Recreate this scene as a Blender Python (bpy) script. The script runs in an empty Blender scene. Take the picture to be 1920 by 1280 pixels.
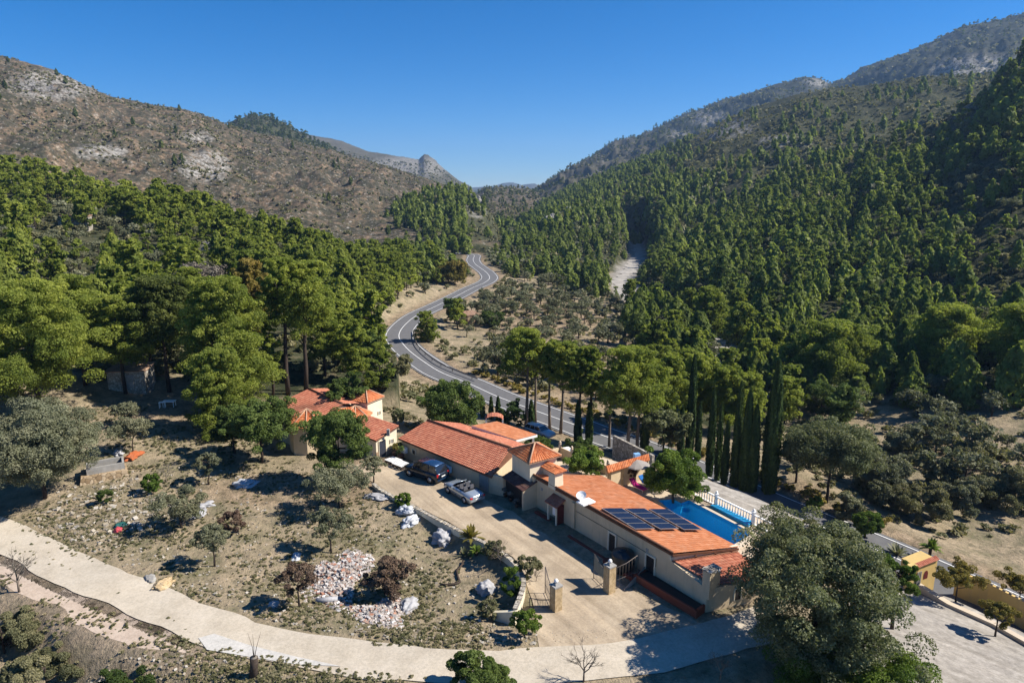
import bpy, bmesh, math, random
import numpy as np
from mathutils import Vector, Matrix
R = math.radians
SC = bpy.context.scene
COL = SC.collection
# ---------------------------------------------------------------- camera
CAMH = 28.0; PITCH = R(12.6); F = 1280.0
cam_d = bpy.data.cameras.new("camera"); cam = bpy.data.objects.new("camera", cam_d); COL.objects.link(cam)
cam.location = (0, 0, CAMH); cam.rotation_euler = (math.pi/2 - PITCH, 0, 0)
cam_d.sensor_width = 36; cam_d.lens = 24; cam_d.clip_start = 0.5; cam_d.clip_end = 40000
SC.camera = cam
# ---------------------------------------------------------------- light
SUN_EL = R(43); SUN_AZ = R(90)          # azimuth clockwise from +Y
sd = Vector((math.sin(SUN_AZ)*math.cos(SUN_EL), math.cos(SUN_AZ)*math.cos(SUN_EL), math.sin(SUN_EL)))
w = bpy.data.worlds.new("World"); SC.world = w; w.use_nodes = True
wn = w.node_tree; wn.nodes.clear()
sky = wn.nodes.new('ShaderNodeTexSky'); sky.sky_type = 'NISHITA'; sky.sun_disc = False
sky.sun_elevation = SUN_EL; sky.sun_rotation = SUN_AZ; sky.altitude = 300
sky.altitude = 2000; sky.air_density = 1.0; sky.dust_density = 0.0; sky.ozone_density = 10
bg = wn.nodes.new('ShaderNodeBackground'); bg.inputs[1].default_value = 0.073
wo = wn.nodes.new('ShaderNodeOutputWorld')
hs = wn.nodes.new('ShaderNodeHueSaturation'); hs.inputs['Saturation'].default_value = 1.24
wn.links.new(sky.outputs[0], hs.inputs['Color']); wn.links.new(hs.outputs[0], bg.inputs[0]); wn.links.new(bg.outputs[0], wo.inputs[0])
ld = bpy.data.lights.new("sun", 'SUN'); ld.energy = 5.0; ld.angle = R(0.53); ld.color = (1, 0.93, 0.83)
lo = bpy.data.objects.new("sun", ld); COL.objects.link(lo)
lo.rotation_euler = sd.to_track_quat('Z', 'Y').to_euler(); lo.location = (60, 0, 120)
SC.view_settings.view_transform = 'Standard'; SC.view_settings.look = 'None'
SC.view_settings.exposure = 0.85; SC.view_settings.gamma = 1
SC.render.engine = 'CYCLES'
SC.cycles.max_bounces = 5; SC.cycles.diffuse_bounces = 3; SC.cycles.glossy_bounces = 2
SC.cycles.transmission_bounces = 3; SC.cycles.volume_bounces = 0; SC.cycles.transparent_max_bounces = 4
SC.cycles.caustics_reflective = False; SC.cycles.caustics_refractive = False
# ---------------------------------------------------------------- pixel <-> world
SP, CP = math.sin(PITCH), math.cos(PITCH)
def ray(px, py):
    r = (px-960)/F; d = (py-640)/F
    return r, CP - d*SP, -(SP + d*CP)
def W(px, py, z):
    a, b, c = ray(px, py); t = (z-CAMH)/c
    return Vector((a*t, b*t, z))
def WD(px, py, dist):                       # point on the ray at horizontal distance dist
    a, b, c = ray(px, py); t = dist/math.hypot(a, b)
    return Vector((a*t, b*t, CAMH + c*t))
def proj(x, y, z):
    dz = z-CAMH; dep = y*CP - dz*SP
    return 960 + F*x/dep, 640 + F*(-dz*CP - y*SP)/dep, dep
# ---------------------------------------------------------------- noise (numpy)
def _h(ix, iy, s):
    n = (ix.astype(np.int64)*374761393 + iy.astype(np.int64)*668265263 + s*974634777) & 0xffffffff
    n = ((n ^ (n >> 13))*1274126177) & 0xffffffff
    return ((n ^ (n >> 16)) & 0xffff)/65535.0
def vn(x, y, s=0):
    x0 = np.floor(x); y0 = np.floor(y); fx = x-x0; fy = y-y0
    fx = fx*fx*(3-2*fx); fy = fy*fy*(3-2*fy)
    a = _h(x0, y0, s); b = _h(x0+1, y0, s); c = _h(x0, y0+1, s); d = _h(x0+1, y0+1, s)
    return (a*(1-fx)+b*fx)*(1-fy) + (c*(1-fx)+d*fx)*fy
def fbm(x, y, s=0, o=4):
    t = 0; a = .5; n = 0
    for i in range(o):
        t = t + a*vn(x, y, s+i*17); n += a; a *= .5; x = x*2.03+13.1; y = y*2.03+7.7
    return t/n*2-1
def ridged(x, y, s=0, o=4):
    t = 0; a = .5; n = 0
    for i in range(o):
        t = t + a*(1-np.abs(vn(x, y, s+i*17)*2-1)); n += a; a *= .5; x = x*2.03+13.1; y = y*2.03+7.7
    return t/n
def sstep(a, b, x):
    t = np.clip((x-a)/(b-a), 0, 1); return t*t*(3-2*t)
# ---------------------------------------------------------------- terrain control points
CZ = [ # px, py, z   (near ground)
 (0,1280,-2.2),(200,1280,-2.2),(400,1275,-1.6),(480,1250,-.9),(700,1280,-1.0),(900,1279,-1),(1100,1278,-1.6),
 (700,880,0),(800,930,0),(900,960,0),(1000,1020,0),(1060,1100,0),(1100,1150,-.1),(1250,1150,-.2),(1300,1010,0),(1150,950,0),
 (1350,1200,-.5),(1200,1230,-.4),(900,1230,-.4),(600,1200,-.5),(400,1160,-.6),(200,1080,-.5),(0,1000,0),
 (820,1000,-.8),(900,1080,-.8),(950,1130,-.6),(600,950,-.2),(400,900,.2),(200,950,0.3),(600,1100,-.8),(300,1050,-.3),(760,1180,-.7),
 (1500,1270,-2.2),(1900,1275,-4),(1750,1150,-5.2),(1700,1110,-5.8),(1850,1120,-6),(1600,1200,-2.5),(1920,1180,-5.2),
 (500,850,0),(450,780,.5),(300,760,1.5),(250,740,2),(600,820,-0.2),(0,800,1.5),(100,860,1),(680,850,0),
 (900,850,-.2),(800,800,-1.5),(750,760,-2.5),(700,720,-3.5),(640,740,-1.2),(860,800,-3),(940,790,-4),(1000,815,-5),
 (780,730,-6.0),(720,690,-6.2),
 (1100,860,-1.2),(1200,900,-.8),(1290,935,-.8),(1412,1000,-.8),(1400,940,-2),(1440,928,-2.4),(1340,900,-2.4),(1270,860,-3.5),
 (1060,825,-6),(1175,858,-6.2),(1220,860,-5),(1500,950,-4.5),(1560,940,-5.5),(1640,1040,-6.5),(1500,1000,-2),
 (1202,842,-7),(1080,797,-7),(1005,771,-7),(935,745,-7),(880,720,-7),(804,685,-7),(755,643,-7),(757,612,-7),(816,575,-7),(886,540,-7),(918,521,-7),(887,490,-7),
 (1726,1066,-7),(1861,1133,-7),(1644,1030,-7),(1920,1160,-7),
 (700,640,-6),(690,600,-5),(650,560,-2),(760,540,-4),(830,500,-6),
 (1000,600,-9),(1100,640,-9),(950,660,-8.5),(1050,700,-8.5),(1250,650,-11),(1150,560,-10),(1000,540,-9),(1200,740,-9),(1350,780,-9),
 (1178,505,-10.5),(1200,470,-10.5),(1230,560,-10.5),(1300,600,-10.5),(1362,682,-10.5),(1430,760,-10.5),(1150,440,-9),(1000,450,-7),
 (1500,820,-9),(1700,830,-8.5),(1700,940,-8),(1900,960,-8),(1900,880,-7.5),(1500,720,-10),(1700,740,-7),(1900,760,-5),
]
CD = [ # px, py, dist  (farther ground)
 (0,700,105),(200,690,108),(350,690,110),(500,690,112),(600,660,125),
 (1400,620,170),(1600,630,170),(1800,640,165),(1920,640,160),(1300,540,235),(1450,530,235),
]
base_pts = [tuple(W(a, b, c)) for a, b, c in CZ] + [tuple(WD(a, b, c)) for a, b, c in CD]
for a in (-48, -38, -25, -12, 0, 12, 25, 38, 48):     # valley floor far away
    for dd, zz in ((420, -8), (900, -4), (2500, 10), (7500, 20)):
        base_pts.append((dd*math.sin(R(a)), dd*math.cos(R(a)), zz))
for a in (-48, -30, -15, 0, 15, 30, 48):
    base_pts.append((14*math.sin(R(a)), 14*math.cos(R(a)), -2 - max(0, a)*.06))
BP = np.array(base_pts)
def warp(x, y):
    d = np.hypot(x, y); a = np.clip(np.arctan2(x, y), -1.0, 1.0)
    return a*2.2, np.log(np.maximum(d, 6.0))
_u, _v = warp(BP[:, 0], BP[:, 1])
def _ph(du, dv): return np.sqrt(du*du + dv*dv + .02**2)
_A = _ph(_u[:, None]-_u[None], _v[:, None]-_v[None]); _n = len(BP)
_M = np.zeros((_n+1, _n+1)); _M[:_n, :_n] = _A - np.eye(_n)*0.01; _M[:_n, _n] = 1; _M[_n, :_n] = 1
_W = np.linalg.solve(_M, np.concatenate([BP[:, 2], [0]]))
def h_rbf(x, y):
    u, v = warp(x, y); out = np.full(x.shape, _W[_n])
    for i in range(_n): out += _W[i]*_ph(u-_u[i], v-_v[i])
    return out
# ridge layers: (name, [(px,py) crest], dist list or number, foot dist, foot z, power, backslope)
def crest(pts, dc):
    az = []; te = []
    for k, (px, py) in enumerate(pts):
        a, b, c = ray(px, py); az.append(math.atan2(a, b)); te.append(c/math.hypot(a, b))
    return np.array(az), np.array(te)
LAYERS = [
 # near left pine ridge
 (([-400,-100,0,50,100,200,300,400,500,600,660,700,740],[345,345,345,350,362,384,402,432,466,503,535,575,620]),
  ([-400,0,100,300,400,600,700,740],[310,305,290,250,235,215,190,150]), 98, 1.0, 1.0, .12, .7, 0),
 # burnt mountain
 (([-500,-150,0,100,200,270,350,400,450,500,560,620,700,760,800,850,900,940],[60,80,105,132,178,192,207,224,242,252,266,284,306,326,338,356,385,425]),
  ([-500,300,600,900],[900,930,1000,950]), 400, -2, .9, .2, 13, 1),
 # green hill
 (([380,440,478,520,560,620,680,740],[275,224,214,226,248,280,315,360]), ([0,2000],[1500,1500]), 800, 0, 1, .3, 4, 2),
 # grey ridge with the peak
 (([480,540,580,640,690,740,785,795,803,815,835,860,880,900],[235,240,252,264,284,292,299,289,290,300,318,338,348,372]), ([0,2000],[2600,2600]), 1400, 0, 1, .3, 10, 3),
 # farthest blue mountains
 (([800,895,925,945,962,978,990,1003,1015,1060],[360,351,349,343,342,347,345,344,352,370]), ([0,2000],[6500,6500]), 4000, 0, 1, .3, 10, 3),
 # right back mountain
 (([960,1003,1040,1073,1120,1150,1200,1240,1257,1280,1330,1355,1400,1449,1480,1512,1535,1557,1580,1617,1692,1760,1805,1880,1920,2050,2400],
   [376,358,337,317,290,269,257,236,229,217,200,187,177,158,153,148,147,157,150,127,101,75,51,37,28,10,-20]), ([900,1300,1900,2400],[2200,2200,2000,1900]), 900, 5, .9, .25, 30, 3),
 # middle hill on the right
 (([980,1037,1057,1107,1207,1280,1345,1411,1490,1557,1655,1730,1824,1900,2100],[392,374,361,341,301,270,232,204,178,167,157,144,140,132,110]),
  ([1000,1300,1700,2100],[1000,900,850,850]), 330, -8, 1.0, .2, 7, 2),
 # near spur on the right
 (([1180,1230,1280,1355,1437,1505,1600,1655,1767,1842,1880,1920,2100],[470,450,428,378,348,310,294,254,226,176,140,100,0]),
  ([1200,1500,1700,2000],[480,470,450,430]), 165, -9, 1.1, .35, 4, 2),
 # knoll with the cliff in the valley
 (([720,745,800,840,875,900,916,926,938],[398,388,362,356,362,376,392,412,440]), ([0,2000],[560,560]), 380, -6, 1, .5, 3, 2),
 # central brown hill
 (([860,890,910,940,980,1010,1045,1080],[378,364,353,351,353,361,378,395]), ([0,2000],[1400,1400]), 700, -2, 1, .3, 5, 1),
 # rocky knoll right of the gorge
 (([990,1020,1040,1070,1110,1160,1220],[440,416,404,396,390,388,400]), ([0,2000],[500,500]), 380, -6, 1, .3, 3, 2),
]
_L = []
for (cp, dl, df, zf, pw, bk, na, kind) in LAYERS:
    az, te = crest(list(zip(*cp)), None)
    dpx = np.array(dl[0], float); dva = np.array(dl[1], float)
    da = np.array([math.atan2(*ray(p, 300)[:2]) for p in dpx])
    dc = np.interp(az, da, dva)
    _L.append((az, te, dc, df, zf, pw, bk, na, kind))
def layers(x, y):
    d = np.hypot(x, y); a = np.arctan2(x, y); out = np.full(x.shape, -1e3); idx = np.full(x.shape, -1)
    wob = fbm(x/160, y/160, 5, 3)
    for i, (az, te, dc, df, zf, pw, bk, na, kind) in enumerate(_L):
        t = np.interp(a, az, te); D = np.interp(a, az, dc)
        zc = CAMH + D*t
        inside = sstep(az[0]-.02, az[0], a)*sstep(az[-1]+.02, az[-1], a) if i not in (0, 1, 5, 6, 7) else (sstep(az[0]-.02, az[0], a) if i >= 5 else sstep(az[-1]+.02, az[-1], a))
        s = np.clip((d-df)/(D-df), 0, 1)
        z = zf + (zc-zf)*s**pw
        env = np.sin(np.clip(s, 0, 1)*math.pi)
        if na > 0:
            sc = 60 if kind == 2 else 90
            if i in (3, 5): sc = 220
            z = z + env**.5*na*(ridged(x/sc, y/sc, 31+i, 4)-.55)*2.2*np.minimum(1, (zc-zf)/60)
            if kind in (1, 3): z = z + env**.5*na*.35*fbm(x/14, y/14, 3, 3)
        z = np.where(d > D, zc-(d-D)*bk, z)
        z = np.where(inside <= 0, -1e3, -60 + (z+60)*inside)
        z = np.where(d < df-5, -1e3, z)
        idx = np.where(z > out, i, idx); out = np.maximum(out, z)
    return out, idx
# ---------------------------------------------------------------- ribbons that flatten the ground
def pl(pts, z): return [tuple(W(a, b, z)) for a, b in pts]
def resample(P, step):
    P = [Vector(p) for p in P]; out = []
    n = len(P)
    for i in range(n-1):
        p0 = P[max(i-1, 0)]; p1 = P[i]; p2 = P[i+1]; p3 = P[min(i+2, n-1)]
        k = max(2, int((p2-p1).length/step))
        for j in range(k):
            t = j/k
            out.append(.5*((2*p1)+(p2-p0)*t+(2*p0-5*p1+4*p2-p3)*t*t+(3*p1-p0-3*p2+p3)*t**3))
    out.append(P[-1]); return out
ROAD_PX = [(840,470),(862,476),(878,476),(889,479),(887,487),(891,495),(900,502),(912,511),(918,521),(909,530),(886,540),(851,558),(816,575),(781,592),(757,612),(748,629),(754,643),(771,661),(804,685),(830,700),(880,720),(935,745),(1005,771),(1080,798),(1130,817),(1202,842),(1320,892),(1480,963),(1600,1013),(1726,1068),(1861,1130),(2000,1195),(2200,1290)]
ROAD = resample(pl(ROAD_PX, -7.0), 2.0)
TRACK_PX = [(-160,940),(-60,975),(20,1008),(100,1050),(200,1095),(300,1135),(400,1175),(500,1205),(620,1226),(760,1243),(900,1250),(1040,1247),(1160,1236),(1280,1215),(1370,1190),(1450,1165)]
TRACK = resample(pl(TRACK_PX, .01), 1.0)
RIVER_PX = [(1182,452),(1192,458),(1196,480),(1180,505),(1165,530),(1190,560),(1260,580),(1320,620),(1350,655),(1364,690),(1400,730)]
RIVER = resample(pl(RIVER_PX, -10.5), 3.0)
BRANCH_PX = [(-150,1010),(0,1056),(120,1108),(220,1158),(310,1190),(372,1206)]
BRANCH = resample(pl(BRANCH_PX, -.03), 1.0)
RIB = [(ROAD, 5.0, 6, -7.0), (BRANCH, 1.5, 3, -.03), (TRACK, 2.4, 4, .0), (RIVER, 5, 9, -10.5)]
def rib_dist(x, y, P):
    P = np.array([(p.x, p.y) for p in P]); 
    P = P[::max(1, len(P)//110)] if len(P) > 160 else P
    best = np.full(x.shape, 1e9)
    for i in range(len(P)-1):
        ax, ay = P[i]; bx, by = P[i+1]; dx, dy = bx-ax, by-ay; L = dx*dx+dy*dy
        if L < 1e-6: continue
        t = np.clip(((x-ax)*dx+(y-ay)*dy)/L, 0, 1)
        best = np.minimum(best, np.hypot(x-ax-t*dx, y-ay-t*dy))
    return best
def pts_in(x, y, poly):
    c = np.zeros(x.shape, bool); n = len(poly)
    for i in range(n):
        x0, y0 = poly[i][:2]; x1, y1 = poly[(i+1) % n][:2]
        if abs(y1-y0) < 1e-9: continue
        k = ((y0 > y) != (y1 > y)) & (x < (x1-x0)*(y-y0)/(y1-y0)+x0)
        c ^= k
    return c
def poly_dist(x, y, poly):
    best = np.full(x.shape, 1e9); n = len(poly)
    for i in range(n):
        ax, ay = poly[i][:2]; bx, by = poly[(i+1) % n][:2]; dx, dy = bx-ax, by-ay
        t = np.clip(((x-ax)*dx+(y-ay)*dy)/(dx*dx+dy*dy+1e-9), 0, 1)
        best = np.minimum(best, np.hypot(x-ax-t*dx, y-ay-t*dy))
    return np.where(pts_in(x, y, poly), 0, best)
DRIVE_PX = [(668,872),(700,862),(760,872),(850,905),(960,960),(1060,1030),(1200,1115),(1310,1165),(1385,1178),(1375,1200),(1280,1217),(1160,1234),(1060,1243),(1015,1232),(1008,1195),(1002,1150),(985,1085),(960,1045),(905,1010),(820,968),(740,930),(690,900)]
DRIVE = [W(a, b, 0) for a, b in DRIVE_PX]
DECK = [W(a, b, -.8) for a, b in [(1010,868),(1130,858),(1300,905),(1345,930),(1560,1035),(1500,1075),(1400,1060),(1380,1080),(1300,1100),(1180,1010)]]
YARD = [W(a, b, z) for a, b, z in [(1640,1100,-5.9),(1700,1095,-5.9),(1780,1120,-6),(1960,1205,-5.4),(2050,1290,-4.3),(1960,1340,-3.5),(1760,1300,-3),(1600,1235,-2.6)]]
def plane_fit(P):
    A_ = np.array([(p.x, p.y, 1) for p in P]); c_ = np.linalg.lstsq(A_, np.array([p.z for p in P]), rcond=None)[0]; return c_, [Vector((p.x, p.y, c_[0]*p.x+c_[1]*p.y+c_[2])) for p in P]
YC, YARD = plane_fit(YARD)
LANE = [W(a, b, z) for a, b, z in [(1290,880,-2.2),(1330,905,-2.1),(1400,925,-2.0),(1450,945,-2.0),(1530,985,-2.2),(1580,1020,-2.4),(1520,1030,-1.6),(1450,985,-1.5),(1350,930,-1.5),(1300,905,-1.6)]]
LC, LANE = plane_fit(LANE)
PADS = [(DRIVE, 2.0, 0.0), (LANE, 3.0, LC), (DECK, 1.2, -.8), (YARD, 2.0, YC)]
def H(x, y, full=True):
    x = np.asarray(x, float); y = np.asarray(y, float)
    b = h_rbf(x, y); l, idx = layers(x, y)
    z = np.maximum(b, l); d = np.hypot(x, y)
    k = np.clip(1-np.abs(b-l)/8, 0, 1); z = z + k*k*.8*(d > 100)
    amp = np.where(d < 60, .10, np.clip((d-60)/900, 0, 1)*1.5+.10)
    z = z + amp*fbm(x/5, y/5, 9, 4) + np.clip((d-90)/120, 0, 1)*.8*fbm(x/22, y/22, 19, 2)
    # terraces on the slopes of the left field
    for (P, wd, fl, zz) in RIB:
        q = rib_dist(x, y, P); m = 1-sstep(wd, wd+fl, q); z = z*(1-m)+zz*m
        if full: z = z - .12*(q < wd-1.2)
    for (poly, fl, zz) in PADS:
        q = poly_dist(x, y, poly); m = 1-sstep(0.05, fl, q); zp = zz if np.isscalar(zz) else zz[0]*x+zz[1]*y+zz[2]; z = z*(1-m)+zp*m
        if full: z = z - .05*(pts_in(x, y, poly))
    if full:
        z = z - 3.0*pts_in(x, y, POOLH)
    return z
POOLH = [W(a, b, -.8) for a, b in [(1232,935),(1296,935),(1420,1002),(1352,1038),(1250,1000)]]
def hz(x, y): return float(H(np.array([x]), np.array([y]), False)[0])
def G(px, py):
    """where the line of sight through a photo pixel meets the ground"""
    a, b, c = ray(px, py); t = np.geomspace(25, 2600, 330)
    zz = CAMH + c*t; g = H(a*t, b*t, False); k = np.argmax(zz < g)
    if zz[k] >= g[k]: return Vector((a*400, b*400, 0))
    t0, t1 = t[max(k-1, 0)], t[k]
    tt = np.linspace(t0, t1, 10); zz = CAMH+c*tt; g = H(a*tt, b*tt, False); k = np.argmax(zz < g)
    return Vector((a*tt[k], b*tt[k], g[k]))
# ---------------------------------------------------------------- object helpers
def tag(o, label=None, cat=None, group=None, kind=None):
    if label: o['label'] = label
    if cat: o['category'] = cat
    if group: o['group'] = group
    if kind: o['kind'] = kind
    return o
def empty(name, loc=(0, 0, 0), rz=0, label=None, cat=None, group=None):
    o = bpy.data.objects.new(name, None); COL.objects.link(o); o.location = loc; o.rotation_euler = (0, 0, rz)
    o.empty_display_size = .3
    return tag(o, label, cat, group)
class MB:
    """mesh collector: vertex arrays, faces of any size, material index, per-vertex tint"""
    def __init__(s): s.V = []; s.Fc = []; s.n = 0; s.T = []
    def add(s, V, Fs, mi=0, tint=.5, smooth=False):
        V = np.asarray(V, float).reshape(-1, 3)
        s.V.append(V); s.T.append(np.broadcast_to(np.asarray(tint, float), (len(V),)).copy())
        if isinstance(Fs, np.ndarray): s.Fc.append((Fs+s.n, mi, smooth))
        else:
            by = {}
            for f in Fs: by.setdefault(len(f), []).append(f)
            for k, v in by.items(): s.Fc.append((np.array(v)+s.n, mi, smooth))
        s.n += len(V); return s
    def arrays(s): return np.concatenate(s.V), np.concatenate(s.T)
    def mesh(s, name, mats):
        V, T = s.arrays(); m = bpy.data.meshes.new(name)
        m.vertices.add(len(V)); m.vertices.foreach_set('co', V.astype(np.float32).ravel())
        L = np.concatenate([f.ravel() for f, _, _ in s.Fc]); m.loops.add(len(L)); m.loops.foreach_set('vertex_index', L.astype(np.int32))
        ks = np.concatenate([np.full(len(f), f.shape[1]) for f, _, _ in s.Fc]); st = np.concatenate([[0], np.cumsum(ks)[:-1]])
        m.polygons.add(len(ks)); m.polygons.foreach_set('loop_start', st.astype(np.int32))
        m.polygons.foreach_set('material_index', np.concatenate([np.full(len(f), mi) for f, mi, _ in s.Fc]).astype(np.int32))
        m.polygons.foreach_set('use_smooth', np.concatenate([np.full(len(f), sm) for f, _, sm in s.Fc]))
        at = m.attributes.new('tint', 'FLOAT', 'POINT'); at.data.foreach_set('value', T.astype(np.float32))
        for x in (mats if isinstance(mats, (list, tuple)) else [mats]): m.materials.append(x)
        m.update(calc_edges=True); m.validate(); return m
    def obj(s, name, mats, parent=None, loc=None, label=None, cat=None, group=None, kind=None):
        o = bpy.data.objects.new(name, s.mesh(name, mats)); COL.objects.link(o)
        if parent is not None: o.parent = parent
        if loc is not None: o.location = loc
        return tag(o, label, cat, group, kind)
    # shapes
    def box(s, c, size, rz=0, mi=0, taper=1.0, tint=.5):
        x, y, z = [v/2 for v in size]; ca, sa = math.cos(rz), math.sin(rz); V = []
        for zz, k in ((-z, 1), (z, taper)):
            for a, b in ((-x, -y), (x, -y), (x, y), (-x, y)):
                a *= k; b *= k; V.append((c[0]+a*ca-b*sa, c[1]+a*sa+b*ca, c[2]+zz))
        return s.add(V, [(0, 3, 2, 1), (4, 5, 6, 7), (0, 1, 5, 4), (1, 2, 6, 5), (2, 3, 7, 6), (3, 0, 4, 7)], mi, tint)
    def prism(s, poly, z0, z1, mi=0, tint=.5):
        """vertical prism; z0/z1 numbers or lists"""
        n = len(poly); a = z0 if isinstance(z0, (list, tuple)) else [z0]*n; b = z1 if isinstance(z1, (list, tuple)) else [z1]*n
        V = [(poly[i][0], poly[i][1], a[i]) for i in range(n)] + [(poly[i][0], poly[i][1], b[i]) for i in range(n)]
        ar = sum(poly[i][0]*poly[(i+1) % n][1]-poly[(i+1) % n][0]*poly[i][1] for i in range(n))
        Fs = [tuple(range(n))[::-1], tuple(range(n, 2*n))] + [(i, (i+1) % n, n+(i+1) % n, n+i) for i in range(n)]
        if ar < 0: Fs = [f[::-1] for f in Fs]
        return s.add(V, Fs, mi, tint)
    def tube(s, P, r, n=6, mi=0, tint=.5, cap=True, smooth=True):
        P = [Vector(p) for p in P]; rr = r if isinstance(r, (list, tuple)) else [r]*len(P); V = []
        ref = Vector((0, 0, 1)) if abs((P[-1]-P[0]).normalized().z) < .9 else Vector((1, 0, 0))
        for i, p in enumerate(P):
            t = (P[min(i+1, len(P)-1)]-P[max(i-1, 0)])
            t = t.normalized() if t.length > 1e-9 else Vector((0, 0, 1))
            u = t.cross(ref)
            u = u.normalized() if u.length > 1e-6 else t.orthogonal().normalized()
            v = t.cross(u)
            for k in range(n):
                a = 2*math.pi*k/n; V.append(p + (u*math.cos(a)+v*math.sin(a))*rr[i])
        Fs = [(i*n+k, i*n+(k+1) % n, (i+1)*n+(k+1) % n, (i+1)*n+k) for i in range(len(P)-1) for k in range(n)]
        if cap: Fs += [tuple(range(n))[::-1], tuple(range((len(P)-1)*n, len(P)*n))]
        return s.add([tuple(v) for v in V], Fs, mi, tint, smooth)
    def lathe(s, prof, c=(0, 0, 0), n=12, mi=0, tint=.5, smooth=True):
        V = [(c[0]+r*math.cos(2*math.pi*k/n), c[1]+r*math.sin(2*math.pi*k/n), c[2]+z) for r, z in prof for k in range(n)]
        Fs = [(i*n+k, i*n+(k+1) % n, (i+1)*n+(k+1) % n, (i+1)*n+k) for i in range(len(prof)-1) for k in range(n)]
        Fs += [tuple(range(n))[::-1], tuple(range((len(prof)-1)*n, len(prof)*n))]
        return s.add(V, Fs, mi, tint, smooth)
    def quad(s, a, b, c, d, mi=0, tint=.5): return s.add([tuple(a), tuple(b), tuple(c), tuple(d)], [(0, 1, 2, 3)], mi, tint)
# ---------------------------------------------------------------- materials
def newmat(name, rough=.8, spec=.2):
    m = bpy.data.materials.new(name); m.use_nodes = True; nt = m.node_tree
    b = nt.nodes['Principled BSDF']; b.inputs['Roughness'].default_value = rough; b.inputs['Specular IOR Level'].default_value = spec
    return m, nt, b
def N(nt, t, **kw):
    n = nt.nodes.new(t)
    for k, v in kw.items(): setattr(n, k, v)
    return n
def noise(nt, scale, det=4, rough=.6, vec=None, dist=0):
    n = N(nt, 'ShaderNodeTexNoise'); n.inputs['Scale'].default_value = scale; n.inputs['Detail'].default_value = det
    n.inputs['Roughness'].default_value = rough; n.inputs['Distortion'].default_value = dist
    if vec is not None: nt.links.new(vec, n.inputs['Vector'])
    return n.outputs[0]
def ramp(nt, fac, stops, interp='LINEAR'):
    r = N(nt, 'ShaderNodeValToRGB'); e = r.color_ramp; e.interpolation = interp
    while len(e.elements) < len(stops): e.elements.new(.5)
    for k, (p, c) in enumerate(stops):
        e.elements[k].position = p; e.elements[k].color = (*c, 1) if len(c) == 3 else c
    nt.links.new(fac, r.inputs[0]); return r.outputs[0]
def mix(nt, fac, a, b, bt='MIX'):
    m = N(nt, 'ShaderNodeMix', data_type='RGBA', blend_type=bt)
    for s, v in ((m.inputs[0], fac), (m.inputs[6], a), (m.inputs[7], b)):
        if hasattr(v, 'links'): nt.links.new(v, s)
        elif isinstance(v, (int, float)): s.default_value = v
        else: s.default_value = (*v, 1)
    return m.outputs[2]
def math_(nt, op, a, b=0.0, clamp=False):
    m = N(nt, 'ShaderNodeMath', operation=op, use_clamp=clamp)
    for s, v in ((m.inputs[0], a), (m.inputs[1], b)):
        if hasattr(v, 'links'): nt.links.new(v, s)
        else: s.default_value = v
    return m.outputs[0]
def attr(nt, name): 
    a = N(nt, 'ShaderNodeAttribute', attribute_name=name); return a.outputs['Fac']
def pos(nt): return N(nt, 'ShaderNodeNewGeometry').outputs['Position']
def objc(nt): return N(nt, 'ShaderNodeTexCoord').outputs['Object']
def bump(nt, b, h, st=.5, dist=.05):
    n = N(nt, 'ShaderNodeBump'); n.inputs['Strength'].default_value = st; n.inputs['Distance'].default_value = dist
    nt.links.new(h, n.inputs['Height']); nt.links.new(n.outputs[0], b.inputs['Normal'])
def solid(name, c, rough=.7, spec=.3, var=.15, scale=3, metal=0, dirt=None):
    m, nt, b = newmat(name, rough, spec); b.inputs['Metallic'].default_value = metal
    v = pos(nt); n = noise(nt, scale, 5, .65, v)
    lo = tuple(x*(1-var) for x in c); hi = tuple(min(1, x*(1+var)) for x in c)
    col = ramp(nt, n, [(.3, lo), (.7, hi)])
    if dirt:
        n2 = noise(nt, scale*.35, 6, .7, v); k = ramp(nt, n2, [(.52, (0, 0, 0)), (.7, (1, 1, 1))])
        col = mix(nt, math_(nt, 'MULTIPLY', k, .6), col, dirt)
    nt.links.new(col, b.inputs['Base Color']); return m
def foliage(name, c1, c2, c3, trans=.25, rough=.65):
    """leaf colour from per-clump tint, object random and fine noise"""
    m, nt, b = newmat(name, rough, .15)
    oi = N(nt, 'ShaderNodeObjectInfo').outputs['Random']
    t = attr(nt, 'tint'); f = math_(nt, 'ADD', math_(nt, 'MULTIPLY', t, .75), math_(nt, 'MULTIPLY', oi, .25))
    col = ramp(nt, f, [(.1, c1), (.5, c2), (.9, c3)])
    col = mix(nt, 1.0, col, ramp(nt, noise(nt, .35, 3, .5, pos(nt)), [(.3, (.78, .84, .8)), (.7, (1.12, 1.08, 1.0))]), 'MULTIPLY')
    nt.links.new(col, b.inputs['Base Color'])
    tr = N(nt, 'ShaderNodeBsdfTranslucent'); nt.links.new(mix(nt, 1.0, col, (1.25, 1.3, .7), 'MULTIPLY'), tr.inputs[0])
    ms = N(nt, 'ShaderNodeMixShader'); ms.inputs[0].default_value = trans
    nt.links.new(b.outputs[0], ms.inputs[1]); nt.links.new(tr.outputs[0], ms.inputs[2])
    nt.links.new(ms.outputs[0], nt.nodes['Material Output'].inputs[0]); return m
M = {}
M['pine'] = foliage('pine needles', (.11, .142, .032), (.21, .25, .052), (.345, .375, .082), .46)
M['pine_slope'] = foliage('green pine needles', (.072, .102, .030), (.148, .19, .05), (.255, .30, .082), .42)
M['pine_dark'] = foliage('dark pine needles', (.05, .07, .022), (.09, .115, .032), (.16, .18, .05), .35)
M['olive'] = foliage('olive leaves', (.115, .12, .072), (.175, .18, .115), (.27, .27, .185), .25)
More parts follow.
